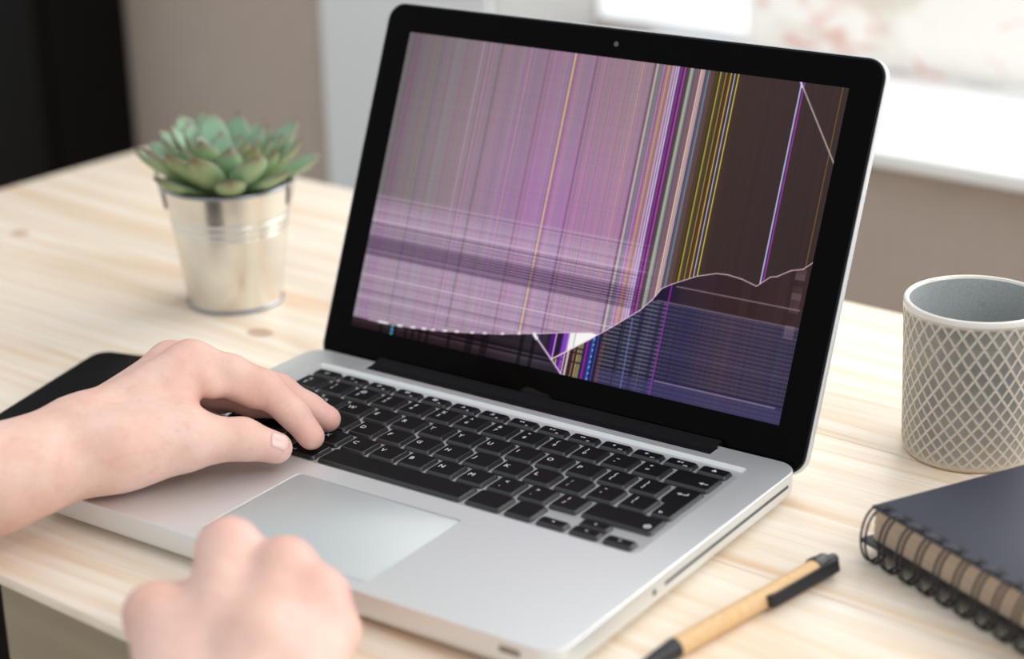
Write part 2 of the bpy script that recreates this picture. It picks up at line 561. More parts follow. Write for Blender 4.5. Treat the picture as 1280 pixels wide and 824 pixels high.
# disc slot, lock port and infrared window
bm = bmesh.new()
loft(bm, [[(324.6, y, z) for y, z in rrect(90, 11.1, 214, 12.9, .8, 4)], [(325.12, y, z) for y, z in rrect(90, 11.1, 214, 12.9, .8, 4)]])
fin('disc_slot', bm, M['slot'], base, off=LO)
bm = bmesh.new()
loft(bm, [[(324.6, y, z) for y, z in rrect(79.2, 10.2, 82.4, 13.2, 1.3, 4)], [(325.12, y, z) for y, z in rrect(79.2, 10.2, 82.4, 13.2, 1.3, 4)]])
fin('lock_port', bm, M['slot'], base, off=LO)
bm = bmesh.new()
loft(bm, [[(x, .3, z) for x, z in rrect(294.5, 11.2, 306, 14.4, 1.4, 4)], [(x, -.12, z) for x, z in rrect(294.5, 11.2, 306, 14.4, 1.4, 4)]])
fin('infrared_window', bm, mat('infrared_window', rgb(120, 116, 108), .3), base, off=LO)
# trackpad
bm = bmesh.new()
loft(bm, [lp(*TP, 3.4, 17.05, .7), lp(*TP, 3.4, 17.7, .7), lp(*TP, 3.4, 17.82, .85)], True, True)
fin('trackpad', bm, M['pad'], laptop, off=LO)
# hinge bar
bm = bmesh.new()
prof = [(217.0, 12), (217.0, 16.9), (217.7, 17.5), (221.6, 17.9), (222.0, 17.3), (222.5, 17.3), (222.9, 18.0), (226, 18.7), (231.0, 19.9), (231.2, 19), (231.2, 12)]
loft(bm, [[(HX0 + 1.2, y, z) for y, z in prof], [(HX1 - 1.2, y, z) for y, z in prof]])
fin('hinge_bar', bm, M['hinge'], laptop, off=LO, angle=30)

# keys -------------------------------------------------------------------
U = 19.05
KXA = (W_ - 14.5 * U) / 2
KYA, KP = 101.84, 18.42
GX, GY = 2.5, 1.7
key_cache = {}
def key_mesh(pts_key, outline):
    if pts_key in key_cache:
        return key_cache[pts_key]
    b = bmesh.new()
    c = Vector((sum(p[0] for p in outline) / len(outline), sum(p[1] for p in outline) / len(outline)))
    def ins(d):
        xs = [p[0] for p in outline]; ys = [p[1] for p in outline]
        w, h = max(xs) - min(xs), max(ys) - min(ys)
        mx, my = (max(xs) + min(xs)) / 2, (max(ys) + min(ys)) / 2
        return [(mx + (x - mx) * (1 - 2 * d / w), my + (y - my) * (1 - 2 * d / h)) for x, y in outline]
    loft(b, [[(x, y, z) for x, y in ins(d)] for z, d in ((0, 0), (.7, .05), (1.95, .75), (2.15, 1.15))], False, True)
    bmesh.ops.scale(b, vec=(MM, MM, MM), verts=b.verts)
    bmesh.ops.recalc_face_normals(b, faces=b.faces)
    me = bpy.data.meshes.new('key'); b.to_mesh(me); b.free()
    me.materials.append(M['key']); me.materials.append(M['key_side_lit'])
    top = max(p.center.z for p in me.polygons)
    me.polygons.foreach_set('material_index', [0 if p.center.z > top - 1e-5 else 1 for p in me.polygons])
    key_cache[pts_key] = me
    return me
KZ = 16.2
font_jobs = []          # (key object, text, size, x, y, align)
icon_jobs = []
def key(u0, u1, row, fn=False, outline=None):
    x0 = KXA + u0 * U + GX / 2; x1 = KXA + u1 * U - GX / 2
    if fn:
        y0, y1 = KYA + 5 * KP - .1, KYA + 5 * KP + 8.9
    else:
        y0, y1 = KYA + row * KP, KYA + row * KP + KP - GY
    w, h = x1 - x0, y1 - y0
    if outline is None:
        pts = rrect(-w / 2, -h / 2, w / 2, h / 2, 1.6, 3)
        me = key_mesh((round(w, 2), round(h, 2)), pts)
    else:
        me = key_mesh('shape', [(x - (x0 + x1) / 2, y - (y0 + y1) / 2) for x, y in outline])
    o = link_mesh('key', me, None, laptop)
    o.location = Vector(((x0 + x1) / 2 - LO[0], (y0 + y1) / 2 - LO[1], KZ)) * MM
    return o, w, h
def text(k, s, size, x, y, align='LEFT'):
    for i_, q_ in enumerate(s.split('\n')):
        font_jobs.append((k, q_, size, x, y - i_ * size * 1.15 + (.3 if '\n' in s else 0), align))
def icon(k, polys):
    icon_jobs.append((k, polys))
def ring(cx, cy, r0, r1, n=14):
    out = []
    for i in range(n):
        a, b = 2 * math.pi * i / n, 2 * math.pi * (i + 1) / n
        out.append([(cx + r0 * math.cos(a), cy + r0 * math.sin(a)), (cx + r1 * math.cos(a), cy + r1 * math.sin(a)), (cx + r1 * math.cos(b), cy + r1 * math.sin(b)), (cx + r0 * math.cos(b), cy + r0 * math.sin(b))])
    return out
def rect(x0, y0, x1, y1):
    return [(x0, y0), (x1, y0), (x1, y1), (x0, y1)]
def sun(cx, cy, r):
    o_ = ring(cx, cy, r * .3, r * .6, 10)
    for i in range(8):
        a = math.pi * i / 4; c, s = math.cos(a), math.sin(a)
        o_.append([(cx + c * r * .75 - s * .12, cy + s * r * .75 + c * .12), (cx + c * r * .75 + s * .12, cy + s * r * .75 - c * .12), (cx + c * r * 1.15 + s * .12, cy + s * r * 1.15 - c * .12), (cx + c * r * 1.15 - s * .12, cy + s * r * 1.15 + c * .12)])
    return o_
def tri_l(cx, cy, s): return [(cx - s, cy), (cx + s * .6, cy - s * .8), (cx + s * .6, cy + s * .8)]
def tri_r(cx, cy, s): return [(cx + s, cy), (cx - s * .6, cy + s * .8), (cx - s * .6, cy - s * .8)]
def spk(cx, cy): return [rect(cx - 1.2, cy - .45, cx - .6, cy + .45), [(cx - .6, cy - .45), (cx + .3, cy - 1.1), (cx + .3, cy + 1.1), (cx - .6, cy + .45)]]
def tri_u(cx, cy, s): return [(cx - s, cy - s * .7), (cx + s, cy - s * .7), (cx, cy + s * .8)]

FW = 14.5 / 14
fn_icons = [None, sun(-1.5, .6, 1.0), sun(-1.5, .6, 1.45),
            [rect(-2.6, -.1, -1.3, .8), rect(-1.0, -.1, .3, .8), rect(-2.6, 1.1, -1.3, 2.0), rect(-1.0, 1.1, .3, 2.0)],
            [rect(-2.6, 1.2, .4, 1.9), rect(-2.6, .2, .4, .9), rect(-2.6, -.7, .4, -.1)],
            [rect(-2.2, -.5, .2, -.1)] + sun(-1, .9, .7), [rect(-2.2, -.5, .2, -.1)] + sun(-1, .9, 1.05),
            [tri_l(-2, .6, 1), tri_l(-.4, .6, 1)], [tri_r(-2, .6, 1), rect(-.6, -.2, -.2, 1.4), rect(.2, -.2, .6, 1.4)],
            [tri_r(-2, .6, 1), tri_r(-.4, .6, 1)], spk(-1, .6), spk(-1, .6) + [rect(-.3, .2, 0, 1.0)],
            spk(-1.2, .6) + [rect(-.5, .2, -.2, 1.0), rect(.1, -.1, .4, 1.3), rect(.7, -.4, 1.0, 1.6)], [tri_u(0, .7, 1.3), rect(-1.3, -.9, 1.3, -.4)]]
for i in range(14):
    k, w, h = key(i * FW, (i + 1) * FW, 0, True)
    if i == 0:
        text(k, 'esc', 2.6, -1.8, -.6)
    else:
        icon(k, fn_icons[i])
        if i < 13:
            text(k, 'F%d' % i, 1.7, 2.6, -2.6)
for i, s in enumerate(['±\n§', '!\n1', '@\n2', '£\n3', '$\n4', '%\n5', '^\n6', '&\n7', '*\n8', '(\n9', ')\n0', '_\n-', '+\n=']):
    k, w, h = key(i, i + 1, 4)
    text(k, s, 4.0, -3.4, 1.7)
k, w, h = key(13, 14.5, 4)
icon(k, [rect(6.2, -2.4, 10, -1.8), tri_l(6.2, -2.1, 1.5)])
k, w, h = key(0, 1.5, 3); text(k, 'tab', 2.8, -11, -5)
for i, s in enumerate('QWERTYUIOP'):
    k, w, h = key(1.5 + i, 2.5 + i, 3); text(k, s, 4.6, -5.4, -.6)
for i, s in enumerate(['{\n[', '}\n]']):
    k, w, h = key(11.5 + i, 12.5 + i, 3); text(k, s, 4.0, -3.4, 1.7)
k, w, h = key(0, 1.75, 2); text(k, 'caps lock', 2.8, -13, -5)
for i, s in enumerate('ASDFGHJKL'):
    k, w, h = key(1.75 + i, 2.75 + i, 2); text(k, s, 4.6, -5.4, -.6)
for i, s in enumerate([':\n;', '"\n\'', '|\n\\']):
    k, w, h = key(10.75 + i, 11.75 + i, 2); text(k, s, 4.0, -3.4, 1.7)
# L-shaped return key over two rows
xa, xb, xc = KXA + 13.5 * U + GX / 2, KXA + 13.75 * U + GX / 2, KXA + 14.5 * U - GX / 2
ya, yb, yc = KYA + 2 * KP, KYA + 3 * KP - GY, KYA + 4 * KP - GY
ym = yb + GY - .6
def arc(cx, cy, a0, a1, r=1.6, n=3):
    return [(cx + r * math.cos(R(a0 + (a1 - a0) * i / n)), cy + r * math.sin(R(a0 + (a1 - a0) * i / n))) for i in range(n + 1)]
ol = arc(xb + 1.6, ya + 1.6, 180, 270) + arc(xc - 1.6, ya + 1.6, 270, 360) + arc(xc - 1.6, yc - 1.6, 0, 90) + arc(xa + 1.6, yc - 1.6, 90, 180) + arc(xa + 1.6, ym + 1.6, 180, 270) + [(xb, ym)]
k, w, h = key(13.5, 14.5, 2, outline=ol)
me_off = (0, (ya + yb) / 2)
icon(k, [rect(-2.0, 18.2, 2.6, 18.8), tri_l(-2.0, 18.5, 1.5), rect(2.0, 18.5, 2.6, 20.6)])
icon(k, ring(.5, -4.4, .3, .9))
k, w, h = key(0, 1.25, 1)
icon(k, [tri_u(-6, -4, 1.5)])
for i, s in enumerate(['~\n`', 'Z', 'X', 'C', 'V', 'B', 'N', 'M', '<\n,', '>\n.', '?\n/']):
    k, w, h = key(1.25 + i, 2.25 + i, 1)
    if len(s) == 1:
        text(k, s, 4.6, -5.4, -.6)
    else:
        text(k, s, 4.0, -3.4, 1.7)
k, w, h = key(12.25, 14.5, 1)
icon(k, ring(15.2, -3.0, 1.2, 1.9, 16) + [tri_u(15.2, -2.9, .9)])
for u0, u1, s in ((0, 1, 'fn'), (1, 2, 'ctrl'), (2, 3, 'alt'), (3, 4.25, 'cmd')):
    k, w, h = key(u0, u1, 0); text(k, s, 2.6, -w / 2 + 2.2, -5)
key(4.25, 9.25, 0)
key(9.25, 10.5, 0)
key(10.5, 11.5, 0)
def half_key(u0, up, polys):
    x0 = KXA + u0 * U + GX / 2; w = U - GX; h = (KP - GY - .9) / 2
    me = key_mesh(('half', round(w, 2)), rrect(-w / 2, -h / 2, w / 2, h / 2, 1.5, 3))
    o = link_mesh('key', me, None, laptop)
    o.location = Vector((x0 + w / 2 - LO[0], KYA + h / 2 + (h + .7 if up else 0) - LO[1], KZ)) * MM
    icon(o, polys)
half_key(11.5, False, [tri_l(0, .2, .9)])
half_key(12.5, True, [tri_u(0, .2, .8)])
half_key(12.5, False, [[(x, -y + .4) for x, y in tri_u(0, .2, .8)]])
half_key(13.5, False, [tri_r(0, .2, .9)])

LZ = 2.17
for k, polys in icon_jobs:
    b = bmesh.new()
    for pg in polys:
        f = poly(b, pg, LZ)
        if f.normal.z < 0 or True:
            f.normal_update()
            if f.normal.z < 0:
                f.normal_flip()
    bmesh.ops.scale(b, vec=(MM, MM, MM), verts=b.verts)
    me = bpy.data.meshes.new('legend'); b.to_mesh(me); b.free()
    link_mesh('legend', me, M['legend'], k)
tmp = []
for k, s, size, x, y, al in font_jobs:
    cu = bpy.data.curves.new('legend', 'FONT')
    cu.body = s; cu.size = size * MM; cu.align_x = al; cu.resolution_u = 2
    cu.space_line = 1.15
    cu.offset = .00006
    ob = bpy.data.objects.new('legend_text', cu)
    COL.objects.link(ob)
    tmp.append((ob, k, x, y, size))
dg = bpy.context.evaluated_depsgraph_get()
dg.update()
for ob, k, x, y, size in tmp:
    me = bpy.data.meshes.new_from_object(ob.evaluated_get(dg))
    me.name = 'legend'
    n = len(me.vertices)
    co = np.zeros(n * 3); me.vertices.foreach_get('co', co); co = co.reshape(-1, 3)
    co[:, 0] += x * MM; co[:, 1] += (y - (.3 if '\n' not in ob.data.body else 0)) * MM; co[:, 2] = LZ * MM
    me.vertices.foreach_set('co', co.ravel())
    me.materials.clear()
    link_mesh('legend', me, M['legend'], k)
for ob, *_ in tmp:
    cu = ob.data
    bpy.data.objects.remove(ob, do_unlink=True)
    bpy.data.curves.remove(cu)

# lid ---------------------------------------------------------------------
LH, LZH, LA = 232.32, 14.0, R(67.294)
def lid(u, s, n):
    return (u, LH + s * math.cos(LA) - n * math.sin(LA), LZH + s * math.sin(LA) + n * math.cos(LA))
S0, S1 = -5.0, 216.0
def lid_loop(ins, n, r=11.5):
    return [lid(x, y, n) for x, y in rrect(ins, S0 + ins, W_ - ins, S1 - ins, r - ins, 8)]
bm = bmesh.new()
loft(bm, [lid_loop(i, n) for n, i in ((-.9, 1.2), (-.75, .9), (-.75, .25), (-1.0, 0), (-4.6, 0), (-6.0, .6), (-7.0, 2.4), (-7.6, 6), (-7.8, 9))])
shell = fin('lid_shell', bm, M['alu_edge'], laptop, off=LO, angle=50)
bm = bmesh.new()
loft(bm, [lid_loop(i, n) for n, i in ((-.95, 1.0), (-.3, .8), (-.05, 1.1), (-.05, 2.4))], True, True)
fin('rubber_seal', bm, M['rubber'], shell, off=LO)
DU0, DS0, DW, DH = (W_ - 286.5) / 2, 19.45, 286.5, 179.0
bm = bmesh.new()
loft(bm, [lid_loop(i, n) for n, i in ((-.06, 1.9), (.0, 1.9), (.05, 2.15))], True, True)
glass = fin('bezel', bm, M['bezel'], laptop, off=LO)
bm = bmesh.new()
loft(bm, [[lid(161.9 + 1.5 * math.cos(t), 206.4 + 1.5 * math.sin(t), n) for t in np.linspace(0, 2 * math.pi, 17)[:-1]] for n in (.0, .09)], True, True)
fin('webcam', bm, M['lens'], glass, off=LO)
bm = bmesh.new()
sm = [(148, 3.6), (153, 3.3), (160, 3.8), (166, 3.3), (168, 4.4), (164, 6.6), (158, 7.0), (154, 8.2), (149, 8.0), (146, 6)]
loft(bm, [[lid(x, y, n) for x, y in sm] for n in (.03, .07)], True, True)
fin('smudge', bm, mat('glass_smudge', rgb(34, 29, 28), .4, spec=.1), glass, off=LO)

# broken picture, computed per cell as flat print on the display
NU, NV = 660, 412
def grid_mesh(name, V, Q):
    me = bpy.data.meshes.new(name)
    V = np.asarray(V, np.float32); Q = np.asarray(Q, np.int32)
    me.vertices.add(len(V)); me.vertices.foreach_set('co', V.ravel())
    me.loops.add(Q.size); me.loops.foreach_set('vertex_index', Q.ravel())
    me.polygons.add(len(Q))
    me.polygons.foreach_set('loop_start', np.arange(0, Q.size, 4, dtype=np.int32))
    me.polygons.foreach_set('use_smooth', np.ones(len(Q), bool))
    me.update(calc_edges=True); me.validate()
    return me
def make_display():
    r = np.random.default_rng(11)
    u = (np.arange(NU + 1) / NU)[:, None]
    v = (np.arange(NV + 1) / NV)[None, :]
    Uu = np.broadcast_to(u, (NU + 1, NV + 1)); Vv = np.broadcast_to(v, (NU + 1, NV + 1))
    def lut(x, stops):
        xs = [s[0] for s in stops]
        return np.stack([np.interp(x, xs, [s[1][k] for s in stops]) for k in range(3)], -1)
    def sm(x, a, b):
        t = np.clip((x - a) / (b - a), 0, 1)
        return t * t * (3 - 2 * t)
    def blend(img, c, al):
        al = np.broadcast_to(al, img.shape[:2])[..., None]
        return img * (1 - al) + np.asarray(c, float) * al
    uu = u[:, 0]; vv = v[0]
    crack = np.array([(-.002, .0338), (.061, .0305), (.1236, .0329), (.2044, .0437), (.2826, .0593), (.3588, .0771), (.4489, .1057), (.5043, .1263), (.5752, .1477), (.5886, .1441),
                      (.6163, .1777), (.6691, .246), (.6901, .2844), (.6966, .3), (.7055, .3236), (.7238, .3421), (.7748, .3817), (.8136, .4005), (.8363, .4028), (.8659, .3984),
                      (.8993, .3857), (.9229, .4197), (.9362, .4251), (.9608, .4495), (.984, .4599), (1.003, .4875)])
    cv = np.interp(uu, crack[:, 0], crack[:, 1])[:, None]
    # --- upper picture: vertical streaks
    img = lut(uu, [(0, (120, 108, 114)), (.06, (130, 118, 123)), (.13, (142, 127, 133)), (.2, (150, 130, 140)), (.3, (158, 130, 152)), (.4, (164, 130, 158)),
                   (.5, (164, 132, 152)), (.58, (166, 136, 150)), (.62, (140, 122, 136)), (.655, (120, 92, 116)), (.70, (108, 92, 100)), (.718, (90, 74, 70)), (.73, (76, 58, 40)),
                   (.775, (68, 52, 44)), (.79, (64, 49, 47)), (1, (61, 46, 47))])[:, None, :].repeat(NV + 1, 1)
    pur = (sm(uu, .12, .45) * (1 - sm(uu, .6, .68)))[:, None] * np.exp(-((vv - .45) / .28) ** 2)[None, :]
    img = img + pur[..., None] * np.array([7, -7, 15])
    top_dim = (1 - sm(uu, .5, .75))[:, None] * sm(vv, .6, 1.0)[None, :]
    img = img * (1 - .06 * top_dim[..., None])
    low = (1 - sm(vv, .40, .47))[None, :] * (1 - sm(uu, .62, .72))[:, None]
    img = blend(img, (186, 160, 188), low * .62)
    img[..., :] *= (1 - .10 * ((sm(uu, .77, .8))[:, None] * (1 - sm(vv, .3, 1.0))[None, :]))[..., None]
    st = r.normal(0, 1, (NU + 1, 3)) * .6 + r.normal(0, 1, (NU + 1, 1)) * .8
    st2 = np.repeat(r.normal(0, 1, ((NU + 4) // 4, 3)), 4, 0)[:NU + 1]
    amp = np.where(uu < .6, 4.2, np.where(uu < .72, 15, np.where(uu < .775, 6, 1.0)))
    img = img + (st * amp[:, None] + st2 * (amp * .7)[:, None])[:, None, :]
    rowamp = np.where(vv < .445, 8.5, 1.2)
    rn = r.normal(0, 1, NV + 1)
    img = img + (rn * rowamp)[None, :, None] * (1 - sm(uu, .6, .74))[:, None, None]
    L = [(.0886, .0022, (92, 100, 88), .75), (.1232, .002, (120, 122, 112), .4), (.1906, .0026, (178, 168, 190), .8), (.1975, .002, (150, 138, 158), .5), (.204, .002, (104, 82, 116), .75), (.2087, .0016, (196, 158, 164), .6),
         (.2373, .0026, (96, 92, 66), .75), (.2755, .002, (118, 116, 104), .5), (.3088, .0016, (214, 160, 152), .75), (.3507, .002, (92, 78, 76), .7), (.3636, .0016, (190, 140, 160), .5),
         (.4085, .0018, (92, 74, 92), .5), (.4119, .0026, (244, 214, 130), .95), (.4150, .0016, (150, 140, 90), .6), (.4182, .002, (96, 76, 120), .6), (.463, .0026, (98, 58, 116), .75), (.4726, .002, (150, 108, 98), .6), (.509, .002, (122, 92, 142), .5), (.5681, .0016, (214, 178, 140), .8),
         (.5938, .0026, (70, 54, 58), .85), (.5993, .0022, (232, 216, 160), .95), (.6062, .004, (120, 112, 128), .5), (.6244, .003, (212, 166, 100), .95), (.6290, .003, (150, 130, 110), .7), (.6345, .004, (214, 160, 190), .9), (.6404, .003, (226, 196, 226), .9),
         (.6457, .0032, (214, 206, 246), .95), (.6519, .003, (120, 60, 150), .9), (.6563, .0045, (84, 26, 96), .95), (.6607, .0016, (190, 60, 190), .95), (.6650, .004, (70, 50, 74), .9), (.6684, .003, (74, 66, 70), .9), (.6745, .006, (176, 184, 170), .95),
         (.682, .004, (96, 84, 92), .9), (.6880, .003, (150, 96, 130), .8), (.6952, .0032, (246, 208, 170), .95), (.6992, .003, (232, 200, 206), .9), (.7024, .003, (206, 170, 190), .9), (.7067, .004, (86, 84, 92), .9), (.7118, .0026, (120, 138, 168), .95), (.7150, .003, (86, 82, 104), .8),
         (.7369, .0024, (214, 186, 70), .95), (.7332, .0018, (52, 40, 24), .7), (.7487, .002, (168, 140, 66), .95), (.759, .0026, (214, 182, 78), .95), (.7668, .0024, (186, 192, 232), .95), (.7702, .0016, (60, 56, 80), .8), (.7745, .0024, (226, 206, 86), .95),
         (.9052, .0026, (206, 222, 250), 1), (.9082, .002, (60, 40, 120), .95), (.9108, .0026, (168, 56, 176), 1), (.9877, .0018, (132, 98, 36), .9)]
    for uc, w, c, al in L:
        k = np.clip(1.2 - np.abs(uu - uc) / (w * .62), 0, 1)[:, None]
        img = blend(img, c, k * al)
    # horizontal dark band and thin rows in the streaked part
    fade = (1 - sm(uu, .60, .70))[:, None]
    band = (sm(vv, .245, .256) * (1 - sm(vv, .296, .325)))[None, :]
    rows = .25 + .75 * (np.sin(vv * 179 * 2 * np.pi / 1.55) * .5 + .5)[None, :]
    img = img * (1 - (.58 * band * rows * fade)[..., None] * np.array([.98, 1.12, .90]))
    for vc, w, c, al in ((.4435, .003, (196, 182, 196), .5), (.3983, .004, (190, 170, 190), .5), (.363, .004, (214, 196, 214), .7), (.349, .003, (70, 54, 72), .75), (.3372, .0025, (84, 66, 88), .65), (.3227, .002, (84, 66, 88), .5),
                         (.261, .003, (196, 176, 198), .7), (.2474, .004, (70, 56, 74), .7), (.236, .003, (206, 190, 206), .4), (.1769, .006, (214, 198, 214), .6), (.165, .003, (200, 180, 200), .4), (.1034, .006, (210, 194, 212), .55), (.128, .004, (120, 100, 124), .4), (.085, .004, (120, 100, 124), .4), (.06, .005, (206, 190, 206), .4)):
        k = np.clip(1.2 - np.abs(vv - vc) / (w * .62), 0, 1)[None, :]
        img = blend(img, c, k * al * fade)
    # --- below the crack
    lo = lut(uu, [(0, (40, 26, 30)), (.3, (44, 28, 36)), (.45, (52, 44, 56)), (.55, (40, 34, 48)), (.6, (40, 38, 62)), (.7, (52, 48, 86)), (.78, (64, 58, 90)), (.85, (80, 66, 88)), (.93, (76, 64, 90)), (1, (72, 64, 92))])[:, None, :].repeat(NV + 1, 1)
    blk = np.repeat(r.normal(0, 1, (NV + 6) // 3), 3)[:NV + 1]
    lo = lo + (blk * 16)[None, :, None] * (1 - sm(uu, .47, .56))[:, None, None]
    colmod = np.repeat(r.uniform(0, 1, (NU + 6) // 6), 6)[:NU + 1]
    lo = lo * (1 - .5 * ((uu < .5) * (colmod < .25))[:, None, None])
    saw = (np.sin(vv * 179 * 2 * np.pi / 2.3) * .5 + .5)[None, :]
    dash = np.where((colmod > .35), 1.0, .25)[:, None]
    right = sm(uu, .72, .76)[:, None]
    lo = lo * (1 - (.34 * saw * ((1 - right) * 1.2 + right * .85) * (uu > .58)[:, None])[..., None])
    dots = ((1 - saw) * dash * (1 - right) * (uu > .6)[:, None] * .62)
    lo = blend(lo, (118, 116, 132), dots)
    lo = lo + r.normal(0, 3.0, (NU + 1, 1, 3)) * (uu > .5)[:, None, None]
    lo = lo + np.stack([blk * 2, blk * 2, blk * 2], -1)[None] * (uu > .6)[:, None, None]
    # plain dark part under the crack, above the row edge
    edge = np.interp(uu, [.69, 1.0], [.287, .2838])[:, None]
    pl = lut(uu, [(.69, (30, 26, 50)), (.72, (38, 28, 56)), (.76, (48, 34, 46)), (.86, (56, 38, 40)), (1, (58, 40, 42))])[:, None, :].repeat(NV + 1, 1)
    pl = pl + np.repeat(r.normal(0, 2.5, (NU + 12) // 12), 12)[:NU + 1][:, None, None]
    up = (Vv > edge) & (Uu > .66)
    lo = np.where(up[..., None], pl, lo)
    btm = (1 - sm(vv, .040, .047))[None, :] * (uu > .6)[:, None]
    lo = blend(lo, (66, 64, 108), btm * .55)
    for vc, u0, u1, c, al in ((.339, .735, .995, (140, 116, 122), .75), (.286, .70, 1.0, (124, 106, 124), .75), (.0455, .73, .985, (140, 126, 158), .8), (.052, .6, 1, (34, 30, 62), .8)):
        k = np.clip(1.3 - np.abs(vv - vc) / .0028, 0, 1)[None, :] * ((uu > u0) & (uu < u1))[:, None]
        lo = blend(lo, c, k * al)
    rc = ((uu > .972) & (uu < .992))[:, None] * (np.repeat(r.uniform(0, 1, (NV + 8) // 8), 8)[:NV + 1] * ((vv > .25) & (vv < .46)))[None, :]
    lo = blend(lo, (150, 132, 138), rc * .4)
    for ua, ub, w, c, al, v1 in ((.7257, .7251, .0032, (148, 40, 166), .95, .345), (.6545, .6612, .003, (112, 124, 190), .7, .22), (.60, .602, .002, (150, 70, 60), .6, .12), (.695, .692, .0016, (110, 120, 110), .4, .28), (.64, .642, .0016, (90, 110, 120), .4, .2)):
        uc = ub + (ua - ub) * np.clip(vv / .34, 0, 1)
        k = np.clip(1.2 - np.abs(Uu - uc[None, :]) / (w * .62), 0, 1) * (vv < v1)[None, :]
        lo = blend(lo, c, k * al)
    # bright stripes at the point of impact
    dd = np.repeat(r.uniform(0, 1, (NV + 3) // 3), 3)[:NV + 1]
    for uc, w, c, al, dashed in ((.501, .004, (36, 40, 80), 1, 0), (.5075, .003, (226, 204, 110), .9, 1), (.516, .010, (110, 40, 170), 1, 0), (.5245, .003, (236, 190, 246), 1, 0), (.519, .002, (196, 140, 240), .9, 1), (.532, .005, (240, 206, 208), 1, 0), (.539, .004, (50, 30, 24), 1, 0),
                                 (.545, .003, (190, 120, 90), .9, 1), (.550, .003, (60, 50, 40), .9, 0), (.5535, .003, (210, 196, 110), .9, 1), (.558, .003, (226, 160, 120), .8, 1), (.5615, .0025, (150, 190, 90), .9, 1), (.566, .003, (40, 28, 50), 1, 0), (.571, .006, (140, 36, 170), 1, 0),
                                 (.577, .004, (60, 30, 90), 1, 0), (.5825, .007, (44, 84, 190), 1, 0), (.584, .003, (160, 190, 236), .9, 2), (.592, .004, (60, 66, 150), 1, 0), (.5985, .004, (40, 34, 66), .8, 0), (.606, .003, (146, 70, 56), .7, 1)):
        k = np.clip(1.2 - np.abs(uu - uc) / (w * .62), 0, 1)[:, None] * np.ones((1, NV + 1))
        if dashed == 1:
            k = k * (.35 + .65 * (dd > .4))[None, :]
        if dashed == 2:
            k = k * (np.sin(vv * 179 * 2 * np.pi / 3.2) > .3)[None, :]
        ok = (Uu > np.interp(Vv, [0, .0389], [.5273, .497])) & (Uu > .5)
        lo = blend(lo, c, k * al * ok)
    img = np.where((Vv < cv)[..., None], lo, img)
    # splintered wedge
    lowedge = np.interp(uu, [.4464, .497, .583, .5886], [.1044, .0389, .137, .1441])[:, None]
    inw = (Vv < cv) & (Vv > lowedge) & (Uu > .446) & (Uu < .5886)
    wd = lut(uu, [(.446, (40, 36, 60)), (.4745, (46, 40, 62)), (.4755, (44, 36, 50)), (.486, (40, 30, 48)), (.4865, (70, 24, 110)), (.496, (70, 24, 110)), (.4965, (206, 130, 232)), (.4995, (206, 130, 232)), (.5, (34, 28, 44)), (.513, (38, 30, 50)), (.5135, (110, 40, 170)), (.5195, (150, 80, 210)),
                  (.52, (90, 40, 150)), (.5275, (200, 150, 235)), (.528, (246, 240, 240)), (.5385, (250, 250, 248)), (.539, (190, 206, 180)), (.541, (190, 206, 180)), (.5415, (255, 253, 252)), (.59, (255, 252, 252))])[:, None, :].repeat(NV + 1, 1)
    wd = wd + r.normal(0, 7, (NU + 1, 1, 3)) * (uu < .527)[:, None, None]
    img = np.where(inw[..., None], wd, img)
    # dark lower-left strip keeps black at the very bottom; coloured dead pixels
    k = ((np.abs(Uu - .1055) < .003) & (Vv < .030))
    gc = np.where((np.sin(vv * 179 * 2 * np.pi / 2.2) > 0)[:, None], np.array([[70, 190, 70]]), np.array([[50, 50, 200]]))
    img = np.where(k[..., None], gc[None], img)
    # crack lines
    def seg(a, b, w, c, al=1.0):
        nonlocal img
        ax, ay = a[0] * 286.5, a[1] * 179; bx, by = b[0] * 286.5, b[1] * 179
        px, py = Uu * 286.5 - ax, Vv * 179 - ay
        dx, dy = bx - ax, by - ay
        t = np.clip((px * dx + py * dy) / (dx * dx + dy * dy), 0, 1)
        d = np.hypot(px - t * dx, py - t * dy)
        img = blend(img, c, np.clip(1.3 - d / w, 0, 1) * al)
    for a, b in zip(crack[:-1], crack[1:]):
        bright = .4 if b[0] < .45 else 1
        seg(a, b, .36, (226, 192, 216) if b[0] < .72 else (206, 176, 188), .9 * bright)
    for q in ((.068, .092), (.118, .128), (.152, .160), (.18, .188), (.205, .209), (.232, .24), (.262, .268), (.3, .304), (.33, .334), (.372, .376), (.41, .414)):
        seg((q[0], np.interp(q[0], crack[:, 0], crack[:, 1]) + .002), (q[1], np.interp(q[1], crack[:, 0], crack[:, 1]) + .002), .7, (255, 246, 255))
    seg((.4464, .1044), (.497, .0389), .55, (232, 200, 236))
    seg((.497, .0389), (.5273, -.002), .5, (232, 190, 246))
    seg((.497, .0389), (.583, .137), .45, (240, 214, 220))
    seg((.447, .104), (.454, .094), 1.3, (255, 245, 255))
    seg((.9026, 1.001), (1.001, .777), .42, (196, 188, 182), .9)
    seg((.9026, 1.001), (.908, .985), .6, (240, 214, 250), .9)
    img = np.clip(img, 0, 255)
    lin = s2l(img)
    # mesh grid in the plane of the lid
    uuu = DU0 + Uu * DW; sss = DS0 + Vv * DH
    P = np.empty((NU + 1, NV + 1, 3))
    nn = .06
    P[..., 0] = uuu; P[..., 1] = LH + sss * math.cos(LA) - nn * math.sin(LA); P[..., 2] = LZH + sss * math.sin(LA) + nn * math.cos(LA)
    P = (P.reshape(-1, 3) - np.array(LO)) * MM
    i, j = np.meshgrid(np.arange(NU), np.arange(NV), indexing='ij')
    q = np.stack([i * (NV + 1) + j, (i + 1) * (NV + 1) + j, (i + 1) * (NV + 1) + j + 1, i * (NV + 1) + j + 1], -1).reshape(-1, 4)
